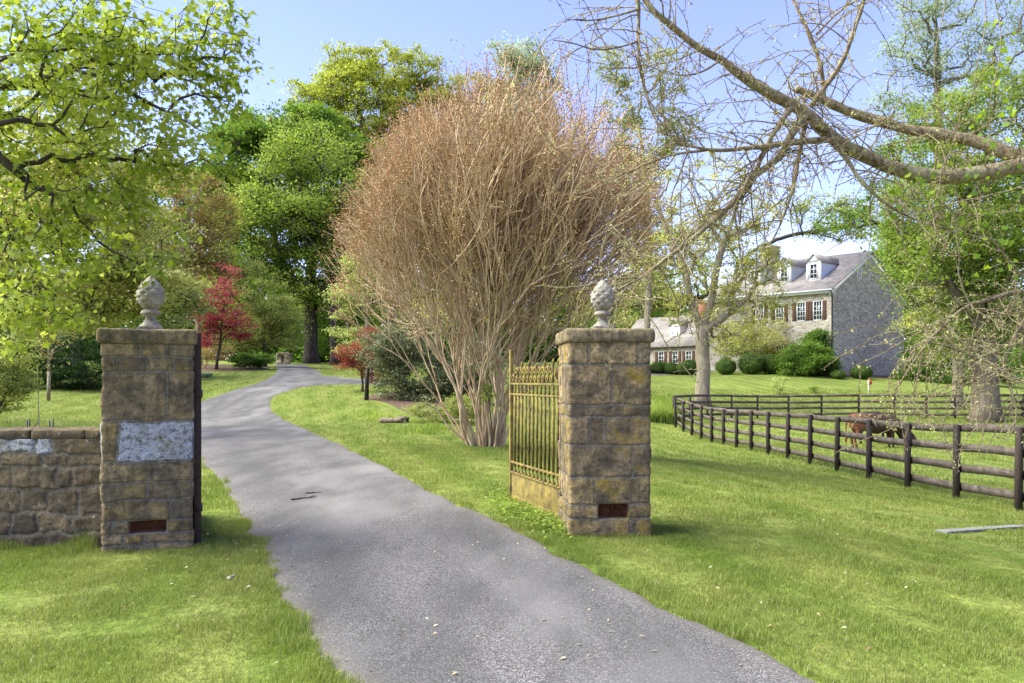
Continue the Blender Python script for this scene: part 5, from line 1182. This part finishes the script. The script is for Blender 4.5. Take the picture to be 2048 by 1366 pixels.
house()
def wing():
    K = G(1452, 81); K[2] = P(0, 735, 81)[2] - .5; t = thing('stone_wing', 'low fieldstone wing with a single dormer and a red brick chimney', 'house', K, HA)
    Lh, Wd, E, Rg = 14.0, 7.5, 2.95, 6.2; sl = (Rg - E) / (Wd / 2)
    wins = [solve_y(px, 0, K) for px in (1377, 1350, 1322)]; ww, wh, wz = .8, 1.35, .95
    mb = MB(); wall_holes(mb, Lh, -1, E, [(y - ww / 2, y + ww / 2, wz, wz + wh) for y in wins], lambda y, d, z: (d, y, z))
    for y, o_ in ((0, 1), (Lh, -1)): mb.poly([(0, y, -1), (Wd, y, -1), (Wd, y, E), (Wd / 2, y, Rg), (0, y, E)], [(0, 1, 2, 3, 4)[::o_]])
    mb.poly([(Wd, 0, -1), (Wd, Lh, -1), (Wd, Lh, E), (Wd, 0, E)], [(0, 1, 2, 3)]); mb.build('wall', M_hstone, t)
    o = .3; rf = roof_slab('roof', [(-o, -.25, E - o * sl + .12), (-o, Lh + .25, E - o * sl + .12), (Wd / 2, Lh + .25, Rg + .12), (Wd / 2, -.25, Rg + .12)], .1, t, M_slate)
    roof_slab('roof_slope', [(Wd + o, -.25, E - o * sl + .12), (Wd / 2, -.25, Rg + .12), (Wd / 2, Lh + .25, Rg + .12), (Wd + o, Lh + .25, E - o * sl + .12)], .1, rf, M_slate)
    m = MB(); m.box(-.3, -.004, -.1, Lh + .1, E - .30, E - .12); m.build('cornice', M_pipe, t)
    for y in wins: window(t, None, ww - .16, wh - .16, (.04, y, wz + .08), -math.pi / 2, True, (1, 2))
    x0 = 1.0; y = solve_y(1350, x0, K); zf = E + sl * x0 + .1; w = 1.3; hd = 1.25; pk = 1.8; d = MB(); xe = x0 + (hd - .1) / sl; xp = x0 + (pk - .1) / sl
    d.poly([(x0, y - w / 2, zf - .2), (x0, y + w / 2, zf - .2), (x0, y + w / 2, zf + hd), (x0, y, zf + pk), (x0, y - w / 2, zf + hd)], [(0, 1, 2, 3, 4)])
    for s in (-1, 1): d.poly([(x0 + .001, y + s * w / 2, zf - .2), (xe, y + s * w / 2, zf + hd), (x0 + .001, y + s * w / 2, zf + hd)], [(0, 1, 2)])
    dm = d.build('dormer', M_white, t)
    for s in (-1, 1): roof_slab('dormer_roof', [(x0 - .2, y + s * (w / 2 + .14), zf + hd - .1), (xe + .1, y + s * (w / 2 + .14), zf + hd - .1), (xp + .3, y, zf + pk + .1), (x0 - .2, y, zf + pk + .1)], .07, dm, M_slate)
    window(dm, None, .6, .95, (x0 - .03, y, zf + .1), -math.pi / 2, False, (1, 1))
    cy = solve_y(1406, Wd / 2, K); c = MB(); c.box(Wd / 2 - .5, Wd / 2 + .5, cy - .6, cy + .6, Rg - .8, Rg + 1.35); c.box(Wd / 2 - .57, Wd / 2 + .57, cy - .67, cy + .67, Rg + 1.351, Rg + 1.55); c.build('chimney', M_brick, rf)
wing()

# ------------------------------------------------------------------ cattle
m, nt, out = new_mat('red_brown_hide'); T = NT(nt); p = T.obj(); x = T.n('ShaderNodeSeparateXYZ', {0: p}).outputs[0]
n1 = T.noise(p, 5, 5, .6); col = T.ramp(T.math('ADD', x, T.math('MULTIPLY', n1, .5)), [(.2, (.18, .065, .024)), (.62, (.12, .045, .02)), (.95, (.045, .02, .012))])  # sunlight on the rear put into the hide colour, darker towards the head
hair = T.noise(T.scale(p, (12, 40, 25)), 3, 4, .7); finish(nt, out, T, T.mix(T.ramp(hair, [(.35, .5), (.6, 0)]), col, (.02, .01, .008)), .7, T.bump(hair, .6, .01), .3); M_hide = m
M_hide2 = plain_mat('black_brown_hide', (.025, .016, .012), .7, .4, 20)
def cow(label, loc, rz, mat, sc=1.0):
    t = thing('grazing_cow', label, 'cow', loc, rz, 'cattle grazing in the paddock'); t.scale = (sc, sc, sc)
    V, E_, Rr = [], [], []
    def ch(pts, start=None):
        prev = start
        for q in pts:
            V.append(q[:3]); Rr.append(q[3:]); i = len(V) - 1
            if prev is not None: E_.append((prev, i))
            prev = i
        return prev
    ch([(.08, 0, .95, .22, .29), (.30, 0, .93, .27, .33), (.75, 0, .88, .33, .39), (1.15, 0, .87, .32, .39), (1.42, 0, .88, .27, .35), (1.64, 0, .84, .18, .25), (1.86, 0, .66, .12, .16), (2.06, 0, .46, .10, .13), (2.2, 0, .28, .085, .10), (2.30, 0, .10, .065, .075)])
    for s in (-1, 1):
        a = ch([(.22, s * .15, .78, .14, .18)], 1); a = ch([(.30, s * .18, .60, .09, .12), (.14, s * .18, .40, .052, .065), (.19, s * .18, .16, .04, .045), (.22, s * .18, .03, .05, .06)], a)
        a = ch([(1.40, s * .14, .70, .11, .15)], 4); a = ch([(1.38, s * .17, .54, .075, .09), (1.42, s * .17, .33, .048, .05), (1.41, s * .17, .14, .036, .04), (1.44, s * .17, .03, .048, .055)], a)
    me = bpy.data.meshes.new('body'); me.from_pydata(V, E_, []); o = link('body', me, mat, t)
    sk = o.modifiers.new('skin', 'SKIN'); sk.use_smooth_shade = True
    for i, r in enumerate(Rr): me.skin_vertices[0].data[i].radius = r
    me.skin_vertices[0].data[0].use_root = True
    sb = o.modifiers.new('sub', 'SUBSURF'); sb.levels = sb.render_levels = 2
    m = MB(); m.tube([(.05, 0, 1.14), (-.05, 0, 1.05), (-.085, 0, .8), (-.085, 0, .45)], [.045, .04, .03, .025], 7); m.tube([(-.085, 0, .46), (-.085, .01, .36), (-.08, 0, .22)], [.03, .055, .02], 7); m.build('tail', mat, t, smooth=True)
    for s in (-1, 1):
        m = MB(); m.prism([(0, 0), (.05, .07), (.16, .09), (.22, .02), (.14, -.04)], 0, .02, M=lambda v: np.c_[2.02 - v[:, 1] * .5, s * (.08 + v[:, 0]), .50 + v[:, 1] + v[:, 2]]); m.build('ear', mat, t)
cg = G(1690, 27.7); cow('reddish-brown cow grazing side-on behind the near fence', cg + (.12, 0, 0), R(-4), M_hide)
cg = G(1722, 30.2); cow('black-brown cow mostly hidden behind the reddish-brown cow', cg, R(28), M_hide2, 1.02)

# ------------------------------------------------------------------ small things
def log():
    c = hit(790, 846); b = np.array((*c, float(gz(*c)))); t = thing('rotten_log', 'short split rotten log lying on the lawn before the shrubs', 'log', b, R(-15))
    def lump(name, x0, x1, r, sd, tilt):
        k, n = 22, 26; xs = np.linspace(x0, x1, k); an = np.linspace(0, 2 * math.pi, n, endpoint=False); rr = r * np.clip(np.sin(np.linspace(.12, 3.02, k)), 0, 1) ** .4
        V = np.stack([np.repeat(xs[:, None], n, 1), rr[:, None] * np.cos(an)[None], rr[:, None] * np.sin(an)[None] * .8], -1).reshape(-1, 3)
        V = V * (1 + .45 * fbm(V[:, 0] * 2.5, V[:, 1] * 6, V[:, 2] * 6, sd, 4))[:, None] * (1, 1, 1) + (0, 0, r * .6) ; V[:, 2] += tilt * (V[:, 0] - x0)
        i = np.arange(k - 1)[:, None] * n; j = np.arange(n)[None]; j2 = (j + 1) % n
        link(name, np_mesh(name, V, [np.stack([i + j, i + n + j, i + n + j2, i + j2], -1).reshape(-1, 4), np.arange(n)[None], (np.arange(n) + (k - 1) * n)[None]], {'rnd': np.zeros(len(V))}, True), BK_grey, t)
    lump('log_piece', -.55, .05, .13, 3, -.02); lump('log_piece', .0, .52, .17, 9, -.05)
log()
def twigs():
    for i, (p0, p1, lab) in enumerate((((582, 1005), (634, 998), 'longer crooked dark twig lying on the driveway'), ((612, 991), (645, 989), 'shorter straight dark twig on the driveway'), ((455, 1175), (476, 1163), 'pale broken stick in the grass left of the driveway'))):
        a, c = hit(*p0), hit(*p1); m = MB(); k = 7; s = np.linspace(0, 1, k); xy = a[None] * (1 - s[:, None]) + c[None] * s[:, None] + rng.normal(size=(k, 2)) * .012
        b = np.array((*a, float(gz(*a)) + (.03 if i < 2 else .06))); pts = np.c_[xy, gz(xy[:, 0], xy[:, 1]) + (.032 if i < 2 else .06)] - b
        m.tube(pts, np.linspace(.011, .005, k), 6)
        if i == 0: m.tube([pts[4], pts[4] + (.05, .16, .01)], [.006, .003], 5)
        tag(m.build('twig', BK_dark if i < 2 else BK_tan, None, True, b), lab, 'twig')
twigs()
def rock():
    b = G(567, 70.2); t = thing('tree_stump', 'rough brown hollow stump at the top end of the driveway', 'stump', b)
    disp_box('stump_side', .55, .5, 1.15, BK_tan, t, (-.35, 0, .45), .12, 3, .16, .06, 4); disp_box('stump_side', .6, .5, 1.0, BK_tan, t, (.3, .05, .4), .14, 3, .16, .06, 8); disp_box('stump_top', 1.25, .55, .3, BK_grey, t, (0, 0, .88), .08, 3, .12, .06, 15)
rock()
M_kerb = plain_mat('pale_concrete', (.20, .19, .165), .9, .25, 8)
a, c = hit(1880, 1066), hit(2090, 1051); ln = float(np.linalg.norm(c - a)); mid = (a + c) / 2
kb = disp_box('stone_kerb', ln, .16, .16, M_kerb, None, (mid[0], mid[1], float(gz(*mid)) - .05), .008, 6, .02, .05, 3, rz=math.atan2(c[1] - a[1], c[0] - a[0]))
kb.rotation_euler.y = -math.atan2(float(gz(*c) - gz(*a)), ln)
tag(kb, 'pale concrete kerb edge half sunk in the lawn at the right edge', 'kerb')
def flag():
    b = G(1737, 56); t = thing('marker_flag', 'small orange marker flag on a white pole beyond the far fence', 'flag', b)
    m = MB(); m.tube([(0, 0, -.1), (0, 0, 1.15)], .03, 6); m.build('pole', M_white, t)
    m = MB(); m.prism([(.03, .75), (.28, .9), (.22, 1.05), (.03, 1.25)], -.01, .01, M=lambda v: v[:, (0, 2, 1)]); m.build('pennant', plain_mat('orange_cloth', (.62, .10, .03), .7), t)
flag()
b = G(733, 34); m = MB(); m.tube([(0, 0, -.2), (.02, 0, .9), (.05, 0, 1.3)], [.10, .085, .08], 10)
tag(m.build('wooden_post', M_fpost, None, False, b), 'short dark post at the left end of the rhododendron bank', 'post')

# ------------------------------------------------------------------ camera, sun, sky
cam = bpy.data.cameras.new('camera'); co = bpy.data.objects.new('camera', cam); C.objects.link(co); bpy.context.scene.camera = co
co.location = (0, 0, EYE); co.rotation_euler = (R(90), 0, 0); cam.sensor_width = 36; cam.lens = 36 * F / 2048; cam.shift_y = (HY - 683) / 2048; cam.clip_end = 3000; cam.clip_start = .1
SUN = np.array((-.78, .02, .88)); SUN /= np.linalg.norm(SUN)
el = math.asin(SUN[2]); az = math.atan2(SUN[0], SUN[1])
sl_ = bpy.data.lights.new('sun', 'SUN'); sl_.energy = SUN_E; sl_.angle = R(SUN_A); sl_.color = (.98, 1, .84)
so = bpy.data.objects.new('sun', sl_); C.objects.link(so); so.rotation_euler = Vector(SUN).to_track_quat('Z', 'Y').to_euler(); so.location = (-20, -5, 30)
w = bpy.data.worlds.new('World'); bpy.context.scene.world = w; w.use_nodes = True; nt = w.node_tree; nt.nodes.clear(); T = NT(nt)
sky = T.n('ShaderNodeTexSky', sky_type='NISHITA', sun_disc=False, sun_elevation=el, sun_rotation=az, air_density=1.0, dust_density=.15, ozone_density=3.0)
bg = T.n('ShaderNodeBackground', {'Color': T.mix(.8, sky.outputs[0], SKY_TINT, 'MULTIPLY'), 'Strength': SKY_S}); o = T.n('ShaderNodeOutputWorld', {0: bg.outputs[0]})
sc = bpy.context.scene; sc.view_settings.view_transform = 'Standard'; sc.view_settings.look = 'None'; sc.view_settings.exposure = EXPO; sc.view_settings.gamma = 1
sc.cycles.max_bounces = 6; sc.cycles.diffuse_bounces = 3; sc.cycles.glossy_bounces = 2; sc.cycles.transmission_bounces = 3; sc.cycles.use_denoising = True
